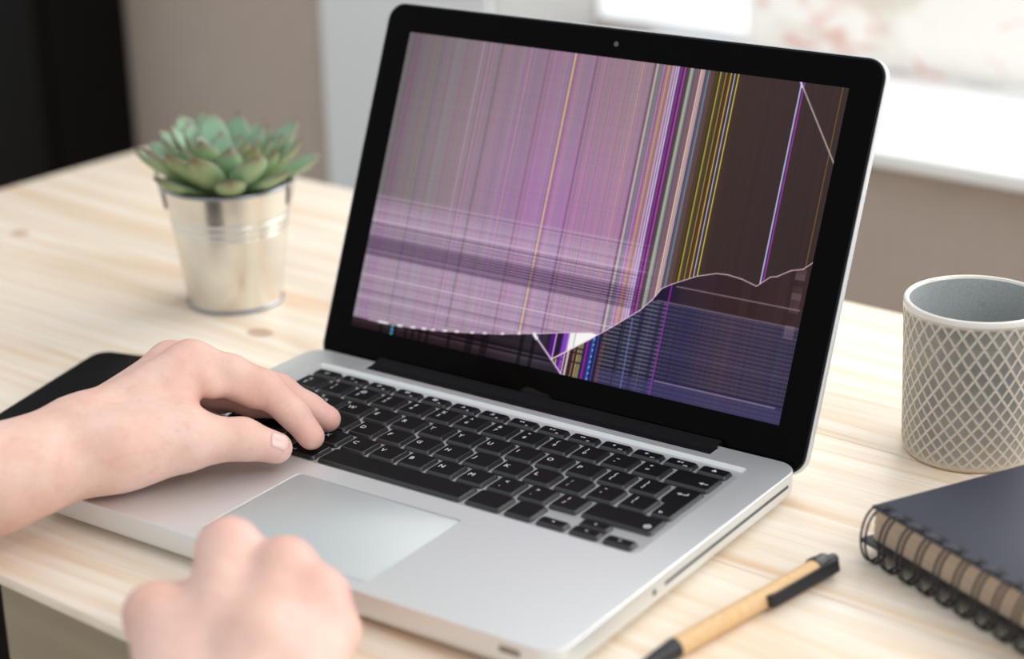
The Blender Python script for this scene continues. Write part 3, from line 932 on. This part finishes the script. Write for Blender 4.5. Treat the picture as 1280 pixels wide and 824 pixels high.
    me = grid_mesh('display', P, q)
    at = me.color_attributes.new('picture', 'FLOAT_COLOR', 'POINT')
    at.data.foreach_set('color', np.concatenate([lin.reshape(-1, 3), np.ones((len(P), 1))], 1).astype(np.float32).ravel())
    m = mat('broken_screen', (0.003, 0.003, 0.003, 1), .1, spec=.035)
    g = NT(m)
    a = g.attr('picture', 'Color')
    g.link(a, g.b.inputs['Emission Color'])
    g.b.inputs['Emission Strength'].default_value = .93 / 2 ** EXPO
    return link_mesh('display', me, m, laptop)

display = make_display()

# ------------------------------------------------------------------ phone
ph = empty('smartphone', (-110, 112, 0), (0, 0, R(13.5)))
tag(ph, 'black smartphone lying face up on the desk behind the left wrist', 'phone')
bm = bmesh.new()
pw, pl_ = 76, 152
PC = (-37 + 38, -90 + 14)        # local centre
def prr(z, ins, r=11):
    return [(x + pcx, y + pcy, z) for x, y in rrect(-pw / 2 + ins, -pl_ / 2 + ins, pw / 2 - ins, pl_ / 2 - ins, r - ins, 8)]
pcx, pcy = 33.5, -11.5
loft(bm, [prr(z, i) for z, i in ((0, 1.6), (.6, .5), (2, 0), (6.4, 0), (7.6, .4), (8, 1.2))], True, True)
fin('case', bm, M['phone_case'], ph)
bm = bmesh.new()
loft(bm, [prr(z, i) for z, i in ((8.0, 1.6), (8.25, 1.6), (8.4, 2.0))], True, True)
gl = fin('glass', bm, M['phone_glass'], ph)
bm = bmesh.new()
loft(bm, [[(x + pcx, y + pcy, z) for x, y in rrect(-7, 67, 7, 68.6, .7, 3)] for z in (8.38, 8.46)], True, True)
fin('earpiece', bm, M['hinge'], gl)

# ------------------------------------------------------------------ succulent
BX, BY = -135.1, 304.3
pot = empty('potted_succulent', (BX, BY, 0))
tag(pot, 'green red-tipped succulent in a small galvanised metal bucket', 'plant')
RB, RT, HB = 31.0, 42.0, 83.0
def wall_r(z): return RB + (RT - RB) * z / HB
prof = [(0, 1.2), (RB - 2.5, 1.2), (RB - 2.0, 0), (RB + .6, 0), (RB + 1.0, 1.2), (RB + .5, 2.6)]
zs = np.linspace(3.2, HB - 1.5, 260)
for z in zs:
    rr = wall_r(z)
    for zc in (53.5, 58.0, 62.5):
        rr += 0.38 * math.exp(-((z - zc) / .55) ** 2) - 0.45 * math.exp(-((z - zc + 1.1) / .4) ** 2)
    prof.append((rr, z))
prof += [(wall_r(HB - 3) - .9, HB - 3)] + [(wall_r(z) - .9, z) for z in (60, 40, 20, 3)] + [(0, 3)]
bm = bmesh.new(); lathe(bm, prof, 96)
bucket = fin('bucket', bm, M['zinc'], pot)
bm = bmesh.new()
tube(bm, [(RT * math.cos(t) , RT * math.sin(t), HB - .4) for t in np.linspace(0, 2 * math.pi, 73)[:-1]], 1.35, 10, closed=True)
fin('rolled_rim', bm, M['zinc_edge'], bucket)
bm = bmesh.new()
tube(bm, [((RB + .4) * math.cos(t), (RB + .4) * math.sin(t), 1.3) for t in np.linspace(0, 2 * math.pi, 73)[:-1]], 1.3, 10, closed=True)
fin('base_ring', bm, M['zinc_edge'], bucket)
for ang in (R(37.0), R(37.0 + 180)):
    bm = bmesh.new()
    ca, sa = math.cos(ang), math.sin(ang)
    def lug(y, z, d):
        rr = wall_r(z if z < HB else HB) + .6 + d
        rr += max(0, z - 80) * .35
        return (rr * ca - y * sa, rr * sa + y * ca, z)
    outer = [(-7, 66), (7, 66), (8, 72), (7.5, 84), (4, 89.5), (0, 91), (-4, 89.5), (-7.5, 84), (-8, 72)]
    rows_ = loft(bm, [[lug(y, z, d) for y, z in outer] for d in (0, .9)])
    fin('handle_lug', bm, M['zinc'], bucket)
    bm = bmesh.new()
    loft(bm, [[lug(2.2 * math.cos(t), 85 + 2.2 * math.sin(t), d) for t in np.linspace(0, 2 * math.pi, 13)[:-1]] for d in (.7, 1.0)])
    fin('lug_hole', bm, M['slot'], bucket)
bm = bmesh.new()
lathe(bm, [(0, 77), (20, 76.5), (wall_r(75) - 1.2, 75), (wall_r(72) - 1.2, 72), (0, 72)], 40)
fin('soil', bm, M['soil'], pot)

def leaf_mesh(length, width, thick, cup):
    nu, nv = 12, 14
    verts, al, rim, und = [], [], [], []
    for i in range(nu + 1):
        t = i / nu
        if i == nu:
            hw, th = .02, .02
        else:
            hw = width / 2 * (.42 + .58 * math.sin(min(1, t / .66) * math.pi / 2)) if t < .66 else width / 2 * (max(0, 1 - ((t - .66) / .34) ** 2.0) ** .62)
            th = thick / 2 * (1 - .10 * t) * min(1, math.sqrt(max(0.0, 1 - t) * 5.5))
        bend = cup * (t - .25) ** 2 * length
        for j in range(nv):
            a = 2 * math.pi * j / nv
            y = hw * math.copysign(abs(math.cos(a)) ** .9, math.cos(a))
            zz = th * math.sin(a) * (.55 if math.sin(a) > 0 else 1.15)
            zz += .10 * (abs(y) / (width / 2)) ** 2 * width * .8
            verts.append((t * length + (2.6 * max(0, (t - .93) / .07) * math.exp(-(y / 1.6) ** 2)), y, zz + bend))
            al.append(t)
            edge = max(0, (abs(y) / max(hw, .1)) - .86) / .14 * min(1, max(0, t - .45) * 2.2)
            rim.append(min(1, max(0, (t - .90) / .09) * 1.1 + edge * .65))
            und.append(1.0 if math.sin(a) < -.2 else 0.0)
    faces = []
    for i in range(nu):
        for j in range(nv):
            k = (j + 1) % nv
            faces.append((i * nv + j, i * nv + k, (i + 1) * nv + k, (i + 1) * nv + j))
    faces.append(tuple(range(nv))[::-1]); faces.append(tuple(nu * nv + j for j in range(nv)))
    me = bpy.data.meshes.new('leaf')
    me.from_pydata([Vector(v) * MM for v in verts], [], faces)
    for nm, d in (('along', al), ('rim', rim), ('under', und)):
        at = me.attributes.new(nm, 'FLOAT', 'POINT'); at.data.foreach_set('value', np.array(d, np.float32))
    me.polygons.foreach_set('use_smooth', [True] * len(me.polygons))
    me.materials.append(M['leaf'])
    me.update()
    return me
lr = random.Random(5)
kinds = [leaf_mesh(28, 13, 5.5, .22), leaf_mesh(38, 17, 7.0, .16), leaf_mesh(50, 20, 8.0, .12), leaf_mesh(59, 22, 8.5, .10)]
NL = 46
for i in range(NL):
    f = i / (NL - 1)
    az = i * 2.39996 + lr.uniform(-.12, .12) + .5
    elev = 70 - 46 * f ** .8 + lr.uniform(-6, 6)
    kk = 0 if f < .10 else 1 if f < .26 else 2 if f < .6 else 3
    o = link_mesh('leaf', kinds[kk], None, pot)
    sc = lr.uniform(.9, 1.06) * (1.0 if f < .8 else .98)
    o.scale = (sc, sc * lr.uniform(.92, 1.06), sc)
    r0 = 2 + 9 * f
    zb = 77 - 2 * f
    o.location = (r0 * math.cos(az) * MM, r0 * math.sin(az) * MM, zb * MM)
    o.rotation_euler = (lr.uniform(-.15, .15), -R(elev), az)

# ------------------------------------------------------------------ mug
GXm, GYm = 373.8, 332.6
mug = empty('mug', (GXm, GYm, 0))
tag(mug, 'grey glazed handleless cup embossed with a diamond lattice', 'cup')
MB, MT, MH = 36.0, 39.0, 87.0
NTH, NZ = 32 * 11, 150
ND = 32
z0, z1 = 1.4, MH - 3.2
TH_ = np.linspace(0, 2 * math.pi, NTH, endpoint=False)[:, None]
Z_ = np.linspace(z0, z1, NZ)[None, :]
rad = MB + (MT - MB) * (Z_ / MH) ** 1.3 - 1.2 * np.exp(-(Z_ - z0) / 2.2)
zz_ = np.linspace(0, MH, 400); ph_ = np.cumsum(1 / (7.2 + 4.2 * np.clip(zz_ / 55, 0, 1))) * (zz_[1] - zz_[0])
PH = np.interp(Z_, zz_, ph_)         # the lattice closes up towards the foot
aa = TH_ * ND / (2 * math.pi) + PH + 100
bb = TH_ * ND / (2 * math.pi) - PH + 100
da = np.minimum(aa % 1, 1 - aa % 1); db = np.minimum(bb % 1, 1 - bb % 1)
d = np.minimum(da, db)
ins_ = np.clip((d - .06) / .11, 0, 1); ins_ = ins_ * ins_ * (3 - 2 * ins_)
fade = np.clip((z1 - .8 - Z_) / 2.0, 0, 1) * np.clip(.45 + (Z_ - z0) / 30, 0, 1) * np.clip((Z_ - z0 - 1) / 3, 0, 1)
rad = rad - .5 * ins_ * fade + .0 * TH_
Vm = np.stack([rad * np.cos(TH_), rad * np.sin(TH_), np.broadcast_to(Z_, rad.shape)], -1).reshape(-1, 3)
ii, jj = np.meshgrid(np.arange(NTH), np.arange(NZ - 1), indexing='ij')
i2 = (ii + 1) % NTH
qm = np.stack([ii * NZ + jj, i2 * NZ + jj, i2 * NZ + jj + 1, ii * NZ + jj + 1], -1).reshape(-1, 4)
me = grid_mesh('cup_wall', Vm * MM, qm)
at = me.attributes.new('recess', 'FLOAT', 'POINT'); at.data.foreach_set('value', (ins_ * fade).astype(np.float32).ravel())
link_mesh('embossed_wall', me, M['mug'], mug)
rt = MB + (MT - MB) * (z1 / MH) ** 1.3
bm = bmesh.new()
lathe(bm, [(rt, z1), (rt + .1, z1 + 1.4), (rt - .5, MH - .5), (rt - 1.6, MH), (rt - 2.6, MH - .4), (rt - 3.2, MH - 1.6)], 96)
fin('rim', bm, M['mug_rim'], mug)
bm = bmesh.new()
lathe(bm, [(rt - 3.2, MH - 1.6), (rt - 3.6, MH - 4), ((rt + MB) / 2 - 3.8, MH * .5), (MB - 4.5, 14), (MB - 9, 7), (0, 6)], 96)
fin('inside', bm, M['mug_in'], mug)
rb0 = float(MB - 1.2 + .02)
bm = bmesh.new()
lathe(bm, [(rb0, 1.4), (rb0 - .6, .3), (rb0 - 1.4, 0), (rb0 - 5, 0), (rb0 - 6, 1.0), (0, 1.0)], 96)
fin('foot', bm, M['clay'], mug)

# ------------------------------------------------------------------ spiral notebook (local: spine along +x, cover away along +y)
nb = empty('notebook', (382.2, 187.1, 0), (R(-1.6), 0, R(-25.5)))
tag(nb, 'dark navy spiral notebook with thick tan pages on the pale desk', 'notebook')
NBL, NBW = 210, 150
BZ, PZ0, PZ1, CZ = 7.5, 9.3, 25.4, 27.0
bm = bmesh.new(); rbox(bm, 0, 0, CZ - 1.4, NBL, NBW, CZ, .5)
fin('front_cover', bm, M['cover'], nb)
bm = bmesh.new(); rbox(bm, -3, -3.5, BZ, NBL + 1, NBW, BZ + 1.8, .5)
fin('back_cover', bm, M['plastic'], nb)
bm = bmesh.new()
npg = 26
for i in range(npg):
    za = PZ0 + (PZ1 - PZ0) * i / npg; zb_ = PZ0 + (PZ1 - PZ0) * (i + 1) / npg
    w1 = .25 * math.sin(i * 2.1) + .2 * math.sin(i * 5.3)
    rbox(bm, 1.6 + w1 * .5, 1.4 + w1, za, NBL - 2, NBW - 3, zb_, 0)
fin('pages', bm, M['paper'], nb, smooth=False)
PITCH = 12.7
RCY, RCZ, RAY, RAZ = -2.0, 15.0, 8.5, 14.3
me_ring = None
for i in range(16):
    cx = 7.5 + i * PITCH
    if me_ring is None:
        bm = bmesh.new()
        for sx in (-1.6, 1.6):
            pts = []
            for t in np.linspace(R(38), R(38 + 322), 40):
                y = RCY + RAY * math.cos(t); z = RCZ + RAZ * math.sin(t)
                k = abs(math.sin((t - R(38)) / 2))
                pts.append((sx, y, z))
            tube(bm, pts, .62, 8)
        tube(bm, [(-1.6, RCY + RAY * math.cos(R(38)), RCZ + RAZ * math.sin(R(38))), (-1.2, RCY + RAY * .86, RCZ + RAZ * .5), (1.2, RCY + RAY * .86, RCZ + RAZ * .5), (1.6, RCY + RAY * math.cos(R(38)), RCZ + RAZ * math.sin(R(38)))], .62, 8)
        o = fin('binding_ring', bm, M['wire'], nb)
        me_ring = o.data
    else:
        o = link_mesh('binding_ring', me_ring, None, nb)
    o.location = (cx * MM, 0, 0)
    bm = bmesh.new(); rbox(bm, cx - 3.2, 2.2, CZ - .2, cx + 3.2, 6.4, CZ + .06, 0)
    fin('punched_hole', bm, M['slot_black'], nb, smooth=False)

# ------------------------------------------------------------------ pen (local: axis along +x from the tip)
PA, PB = Vector((352.3, 52.7, 5)), Vector((373.8, 167.7, 5))
dirn = (PB - PA)
pen = empty('pen', (PA.x, PA.y, 0), (0, 0, math.atan2(dirn.y, dirn.x)))
tag(pen, 'kraft cardboard ballpoint pen with black clip and black tip', 'pen')
L0 = dirn.length           # to the end of the push button
PR = 4.9
def tubex(prof, n=32):
    b = bmesh.new()
    rows__ = [[(x, r * math.cos(2 * math.pi * k / n), PR + r * math.sin(2 * math.pi * k / n)) for k in range(n)] for x, r in prof]
    loft(b, rows__)
    return b
fin('barrel', tubex([(0, PR - .3), (.2, PR - .05), (L0 - 15, PR - .05), (L0 - 14.8, PR - .3)]), M['kraft'], pen)
fin('tip_cone', tubex([(-30, .5), (-29.5, .9), (-26, 1.3), (-25.5, 1.7), (-12, 3.6), (-2, 4.7), (0, PR - .02)]), M['plastic'], pen)
fin('top_collar', tubex([(L0 - 15, PR + .1), (L0 - 14.6, PR + .45), (L0 - 8, PR + .45), (L0 - 7, PR), (L0 - 6.5, 3.4)]), M['plastic'], pen)
fin('push_button', tubex([(L0 - 7.5, 2.9), (L0 - 1.0, 2.9), (L0 - .2, 2.5), (L0, 1.6)]), M['plastic'], pen)
ca = R(-14)
def clipp(x, a, b):       # a along the tangent, b outward
    oy, oz = -math.cos(ca), -math.sin(ca) * 0 + math.sin(R(14))
    ty, tz = math.sin(R(14)), math.cos(ca)
    return (x, oy * b + ty * a, PR + oz * b + tz * a)
bm = bmesh.new()
loft(bm, [[clipp(x, a, b) for x, b in ((L0 - 58, PR + .2), (L0 - 57.6, PR + 3.0), (L0 - 56.5, PR + 3.4), (L0 - 9, PR + 3.6), (L0 - 7, PR + 3.0), (L0 - 7, PR - .8), (L0 - 14, PR - .8), (L0 - 14.5, PR + 1.5), (L0 - 54, PR + 1.6), (L0 - 55.5, PR + .1))] for a in (-2.9, -2.5, 2.5, 2.9)])
fin('clip', bm, M['plastic'], pen, angle=25)
bm = bmesh.new()
loft(bm, [[(x, -.0 - (PR + r_) * math.cos(t) * (1.0), PR + (PR + r_) * math.sin(t)) for x, r_ in ((L0 - 16.5, .15), (L0 - 16.5, .9), (L0 - 13.6, .9), (L0 - 13.6, .15))] for t in np.linspace(0, 2 * math.pi, 33)], False, False)
fin('clip_band', bm, M['plastic'], pen)

# ------------------------------------------------------------------ hands
LEFT_HAND = {
    'palm': [
        ([(12.6, -27.2, 41.1, 19.5), (24.4, 15.8, 45.6, 19.0)], 10),
        ([(21.8, -36.1, 36.1, 19.5), (41.3, 5.6, 40.2, 18.5)], 14),
        ([(24.7, 15.4, 44.4, 18.0), (26.2, 19.6, 45.5, 16.0), (42.8, 79.6, 65.5, 12.6)], 10),
        ([(20.3, 23.4, 40.0, 16.0), (20.5, 86.8, 58.4, 12.0)], 10),
        ([(16.0, 27.0, 38.0, 16.0), (5.0, 95.0, 46.0, 12.0)], 10),
        ([(15.0, 28.0, 32.0, 15.0), (-10.0, 100.0, 35.0, 11.0)], 10),
        ([(43.0, 11.1, 41.1, 17.0), (53.0, 20.8, 41.1, 16.0), (68.4, 42.2, 41.5, 13.6)], 12),
        ([(59.0, 54.7, 49.0, 8.0), (45.8, 68.4, 59.1, 10.0)], 12),
        ([(46.9, 44.6, 45.5, 15.0), (34.0, 45.1, 37.8, 14.0)], 12),
        ([(55.8, 74.9, 60.8, 8.0), (59.9, 76.1, 57.2, 6.0)], 3),
        ([(24.9, -22.8, 40.3, 20.0), (13.5, -38.9, 36.9, 22.0), (-184.5, -254.9, -11.1, 40.0)], 14),
    ],
    'index': [
        ([(42.9, 79.3, 64.7, 12.4), (61.0, 89.9, 59.9, 10.6), (76.6, 98.7, 52.5, 9.5), (88.5, 106.0, 38.8, 8.1), (98.2, 108.4, 26.4, 7.3)], 4),
        ([(67.0, 89.0, 54.7, 8.0), (73.6, 93.1, 50.6, 7.6)], 3),
    ],
    'middle': [
        ([(21.3, 87.2, 58.0, 12.0), (47.5, 105.0, 51.0, 10.6), (68.2, 118.2, 42.5, 9.2), (80.5, 127.0, 32.0, 8.0), (90.0, 132.0, 26.0, 7.2)], 4),
    ],
    'ring': [
        ([(5.0, 95.0, 46.0, 11.5), (28.0, 111.0, 38.0, 10.0), (46.0, 122.0, 31.0, 9.2), (60.0, 132.0, 27.5, 8.0), (69.0, 139.0, 26.2, 7.2)], 4),
    ],
    'little': [
        ([(-10.0, 100.0, 35.0, 10.5), (8.0, 113.0, 30.0, 9.0), (22.0, 121.0, 27.5, 8.2), (36.0, 131.0, 26.2, 7.2), (46.0, 138.0, 25.3, 6.6)], 4),
    ],
    'thumb': [
        ([(51.1, 17.1, 41.7, 15.5), (69.2, 45.5, 41.8, 13.2), (77.4, 57.6, 38.7, 11.0), (86.2, 68.4, 37.2, 10.5), (98.1, 81.3, 30.1, 8.3)], 5),
    ],
}
RIGHT_HAND = {
    'palm': [
        ([(232.8, -118.9, 16.4, 17.0), (193.5, -56.4, 56.3, 13.6)], 9),
        ([(246.4, -116.9, 19.9, 18.0), (219.7, -50.3, 52.1, 13.2)], 9),
        ([(259.6, -114.8, 21.4, 17.0), (237.9, -51.5, 44.4, 12.6)], 9),
        ([(270.1, -112.4, 21.9, 15.0), (250.0, -57.9, 34.7, 11.3)], 9),
        ([(201.1, -94.3, 33.3, 12.0), (224.8, -118.5, 15.3, 15.0)], 12),
        ([(219.8, -81.3, 32.8, 14.0), (238.5, -87.3, 33.9, 15.0), (247.2, -82.7, 30.6, 13.0)], 12),
        ([(251.5, -118.2, 14.9, 25.0), (280.2, -165.9, 4.6, 26.0), (366.5, -309.1, -26.5, 40.0)], 14),
    ],
    'index': [
        ([(193.5, -56.4, 56.3, 13.0), (171.6, -30.0, 33.6, 9.8), (184.0, -44.0, 13.0, 8.8), (190.0, -62.0, 12.0, 8.0)], 4),
    ],
    'middle': [
        ([(219.7, -50.3, 52.1, 12.6), (192.7, -25.0, 29.3, 9.8), (206.0, -39.0, 12.5, 8.8), (212.0, -58.0, 11.0, 8.0)], 4),
    ],
    'ring': [
        ([(237.9, -51.5, 44.4, 12.0), (211.7, -29.1, 25.4, 9.2), (224.0, -41.0, 12.5, 8.4), (230.0, -58.0, 11.5, 7.8)], 4),
    ],
    'little': [
        ([(250.0, -57.9, 34.7, 10.8), (226.8, -40.0, 18.3, 8.4), (236.0, -47.0, 13.0, 7.4), (242.0, -63.0, 13.0, 6.8)], 4),
    ],
    'thumb': [
        ([(232.9, -126.2, 14.6, 16.0), (206.8, -110.6, 26.0, 14.0), (181.6, -91.3, 38.2, 13.2), (175.8, -65.0, 30.6, 9.5)], 5),
    ],
}
LEFT_FLUSH = [(42.9, 79.3, 64.7, 15, 0.55), (76.6, 98.7, 52.5, 12, 0.5), (98.2, 108.4, 26.4, 12, 0.7), (21.3, 87.2, 58.0, 15, 0.7), (90.0, 132.0, 26.0, 12, 0.85), (80.5, 127.0, 32.0, 12, 0.5), (46.0, 122.0, 31.0, 30, 0.9), (28.0, 123.0, 33.0, 30, 0.9), (98.1, 81.3, 30.1, 10, 0.4), (61.2, 58.8, 54.7, 9, 0.6), (32.1, 2.1, 18.1, 16, 0.5)]
RIGHT_FLUSH = [(193.5, -50.4, 65.3, 13, 0.75), (219.7, -44.3, 61.1, 13, 0.75), (237.9, -45.5, 53.4, 13, 0.75), (250.0, -51.9, 43.7, 13, 0.75), (181.6, -91.3, 38.2, 16, 0.4)]
NAILS = [(0, (96.77, 74.20, 36.58), (102.50, 83.25, 30.46), (0.39, -0.35, 0.85), 9.6)]


def sdf_parts(H):
    """every group is a chain of tapered rods; returns a function giving signed distance for points"""
    groups = []
    for name, chains in H.items():
        gl_ = []
        for pts, k in chains:
            for a, b in zip(pts, pts[1:]):
                gl_.append((np.array(a[:3], np.float32), np.array(b[:3], np.float32), a[3], b[3], k))
        groups.append((name, gl_))
    return groups
def rod(P, a, b, ra, rb):
    ab = b - a
    t = np.clip(((P - a) @ ab) / float(ab @ ab), 0, 1)
    d = P - a - t[..., None] * ab
    return np.sqrt((d * d).sum(-1)) - (ra + t * (rb - ra))
def smin(a, b, k):
    h = np.maximum(k - np.abs(a - b), 0) / k
    return np.minimum(a, b) - h * h * k * .25
JOIN = {'index': 7, 'middle': 7, 'ring': 7, 'little': 7, 'thumb': 12}
def field(P, groups, box=None):
    out = None
    for name, rods in groups:
        f = None
        for a, b, ra, rb, k in rods:
            d = rod(P, a, b, ra, rb)
            f = d if f is None else smin(f, d, k)
        out = f if out is None else smin(out, f, JOIN.get(name, 8))
    return out
def field_grid(groups, lo, hi, h):
    n = np.ceil((hi - lo) / h).astype(int) + 1
    ax = [lo[i] + np.arange(n[i]) * h for i in range(3)]
    F = np.full(n, 30.0, np.float32)
    def sub(a, b, ra, rb, m):
        mn = np.minimum(a - ra, b - rb).min(0) if False else np.minimum(a - max(ra, rb), b - max(ra, rb)) - m
        mx = np.maximum(a + max(ra, rb), b + max(ra, rb)) + m
        i0 = np.clip(np.floor((mn - lo) / h).astype(int), 0, n - 1); i1 = np.clip(np.ceil((mx - lo) / h).astype(int) + 1, 1, n)
        return tuple(slice(int(p), int(q)) for p, q in zip(i0, i1))
    for name, rods in groups:
        G = np.full(n, 30.0, np.float32) if name != 'palm' else F
        for a, b, ra, rb, k in rods:
            s = sub(a, b, ra, rb, k + 6)
            if any(q.stop <= q.start for q in s):
                continue
            P = np.stack(np.meshgrid(ax[0][s[0]], ax[1][s[1]], ax[2][s[2]], indexing='ij'), -1).astype(np.float32)
            G[s] = smin(G[s], rod(P, a, b, ra, rb), k)
        if name != 'palm':
            F = smin(F, G, JOIN.get(name, 8))
    return F
def surface_nets(F, lo, h):
    S = F < 0
    c = np.zeros(tuple(np.array(F.shape) - 1), np.uint8)
    for dx in (0, 1):
        for dy in (0, 1):
            for dz in (0, 1):
                c += S[dx:F.shape[0] - 1 + dx, dy:F.shape[1] - 1 + dy, dz:F.shape[2] - 1 + dz]
    cells = np.argwhere((c > 0) & (c < 8))
    idx = np.full(c.shape, -1, np.int64)
    idx[tuple(cells.T)] = np.arange(len(cells))
    corners = [(x, y, z) for x in (0, 1) for y in (0, 1) for z in (0, 1)]
    val = {q: F[cells[:, 0] + q[0], cells[:, 1] + q[1], cells[:, 2] + q[2]] for q in corners}
    acc = np.zeros((len(cells), 3)); cnt = np.zeros(len(cells))
    for q in corners:
        for axx in range(3):
            if q[axx] == 0:
                q2 = list(q); q2[axx] = 1; q2 = tuple(q2)
                a, b = val[q], val[q2]
                m_ = (a < 0) != (b < 0)
                t = np.where(m_, a / np.where(a - b == 0, 1, a - b), 0)
                p_ = np.array(q, float)[None] + np.eye(3)[axx][None] * t[:, None]
                acc += p_ * m_[:, None]; cnt += m_
    V = lo + (cells + acc / cnt[:, None]) * h
    quads = []
    for axx in range(3):
        b_, c_ = (axx + 1) % 3, (axx + 2) % 3
        sl0 = [slice(None)] * 3; sl1 = [slice(None)] * 3
        sl0[axx] = slice(0, -1); sl1[axx] = slice(1, None)
        A, B = S[tuple(sl0)], S[tuple(sl1)]
        for flip, mk in ((False, A & ~B), (True, ~A & B)):
            e = np.argwhere(mk)
            e = e[(e[:, b_] > 0) & (e[:, c_] > 0) & (e[:, b_] < c.shape[b_]) & (e[:, c_] < c.shape[c_])]
            def cell(db, dc):
                q = e.copy(); q[:, b_] += db; q[:, c_] += dc
                return idx[tuple(q.T)]
            qd = np.stack([cell(-1, -1), cell(0, -1), cell(0, 0), cell(-1, 0)], 1)
            if flip:
                qd = qd[:, ::-1]
            quads.append(qd)
    return V, np.concatenate(quads)
def make_hand(H, flush_pts, h=1.25):
    groups = sdf_parts(H)
    pts = np.array([list(q) for ch in H.values() for seg_ in ch for q in seg_[0]])
    lo = (pts[:, :3] - pts[:, 3:]).min(0) - 8; hi = (pts[:, :3] + pts[:, 3:]).max(0) + 8
    F = field_grid(groups, lo, hi, h)
    V, Q = surface_nets(F, lo, h)
    # relax
    for it in range(4):
        accv = np.zeros_like(V); cn = np.zeros(len(V))
        for k in range(4):
            a, b = Q[:, k], Q[:, (k + 1) % 4]
            np.add.at(accv, a, V[b]); np.add.at(cn, a, 1)
        V = V * .45 + .55 * accv / np.maximum(cn, 1)[:, None]
    fl = np.zeros(len(V))
    for x, y, z, r_, w in flush_pts:
        d2 = ((V - np.array((x, y, z))) ** 2).sum(1)
        fl = np.maximum(fl, w * np.exp(-d2 / (r_ * r_)))
    return V, Q, fl, groups
person = empty('person', (60, -60, 0))
tag(person, 'person with bare hands, left fingers on the keyboard and right hand closed in front', 'person')
PO = np.array((60, -60, 0.0))
hands = []
for H, flush, lab in ((LEFT_HAND, LEFT_FLUSH, 'left hand with fingertips on the keys, forearm from the frame edge'), (RIGHT_HAND, RIGHT_FLUSH, 'right hand loosely closed near the trackpad')):
    V, Q, fl, groups = make_hand(H, flush)
    me = grid_mesh('hand', (V - PO) * MM, Q)
    at = me.attributes.new('flush', 'FLOAT', 'POINT'); at.data.foreach_set('value', fl.astype(np.float32))
    o = link_mesh('hand', me, M['skin'], person)
    o['label'] = lab
    hands.append((o, groups))
def nail(hand, groups, base, tip, out, width, r_in):
    """fingernail laid on the skin: base/tip along the digit, out = outward direction"""
    base, tip, out = (np.array(q, float) for q in (base, tip, out))
    ax = tip - base; ln = np.linalg.norm(ax); ax /= ln
    out -= ax * (out @ ax); out /= np.linalg.norm(out)
    sd = np.cross(ax, out)
    nu_, nv_ = 9, 11
    G = np.zeros((nu_, nv_, 3))
    for i in range(nu_):
        for j in range(nv_):
            s = i / (nu_ - 1); w = (j / (nv_ - 1) - .5) * 2
            end = (1 - abs(w) ** 2.4 * .22)
            st_ = .10 + abs(w) ** 2 * .10
            al_ = st_ + (end - st_) * s
            G[i, j] = base + ax * ln * al_ + sd * w * width / 2 * (.86 + .14 * s) + out * 16
    P = G.reshape(-1, 3)
    tt = np.zeros(len(P))
    for _ in range(60):
        d = field((P - tt[:, None] * out).astype(np.float32), groups)
        tt += np.maximum(d - .25, -1) * .8
    P = P - tt[:, None] * out
    top = P.copy(); bot = P - out * .9
    faces = []
    for i in range(nu_ - 1):
        for j in range(nv_ - 1):
            a = i * nv_ + j
            faces.append((a, a + 1, a + nv_ + 1, a + nv_)); b0 = a + nu_ * nv_
            faces.append((b0, b0 + nv_, b0 + nv_ + 1, b0 + 1))
    ring_ = [j for j in range(nv_)] + [i * nv_ + nv_ - 1 for i in range(1, nu_)] + [(nu_ - 1) * nv_ + j for j in range(nv_ - 2, -1, -1)] + [i * nv_ for i in range(nu_ - 2, 0, -1)]
    for a, b in zip(ring_, ring_[1:] + ring_[:1]):
        faces.append((b, a, a + nu_ * nv_, b + nu_ * nv_))
    me = bpy.data.meshes.new('fingernail')
    me.from_pydata([Vector((p_ - PO) * MM) for p_ in np.concatenate([top, bot])], [], faces)
    me.polygons.foreach_set('use_smooth', [True] * len(me.polygons)); me.update()
    return link_mesh('fingernail', me, M['nail'], hand)
for hi_, b_, t_, o_, w_ in NAILS:
    nail(hands[hi_][0], hands[hi_][1], b_, t_, o_, w_, 8)
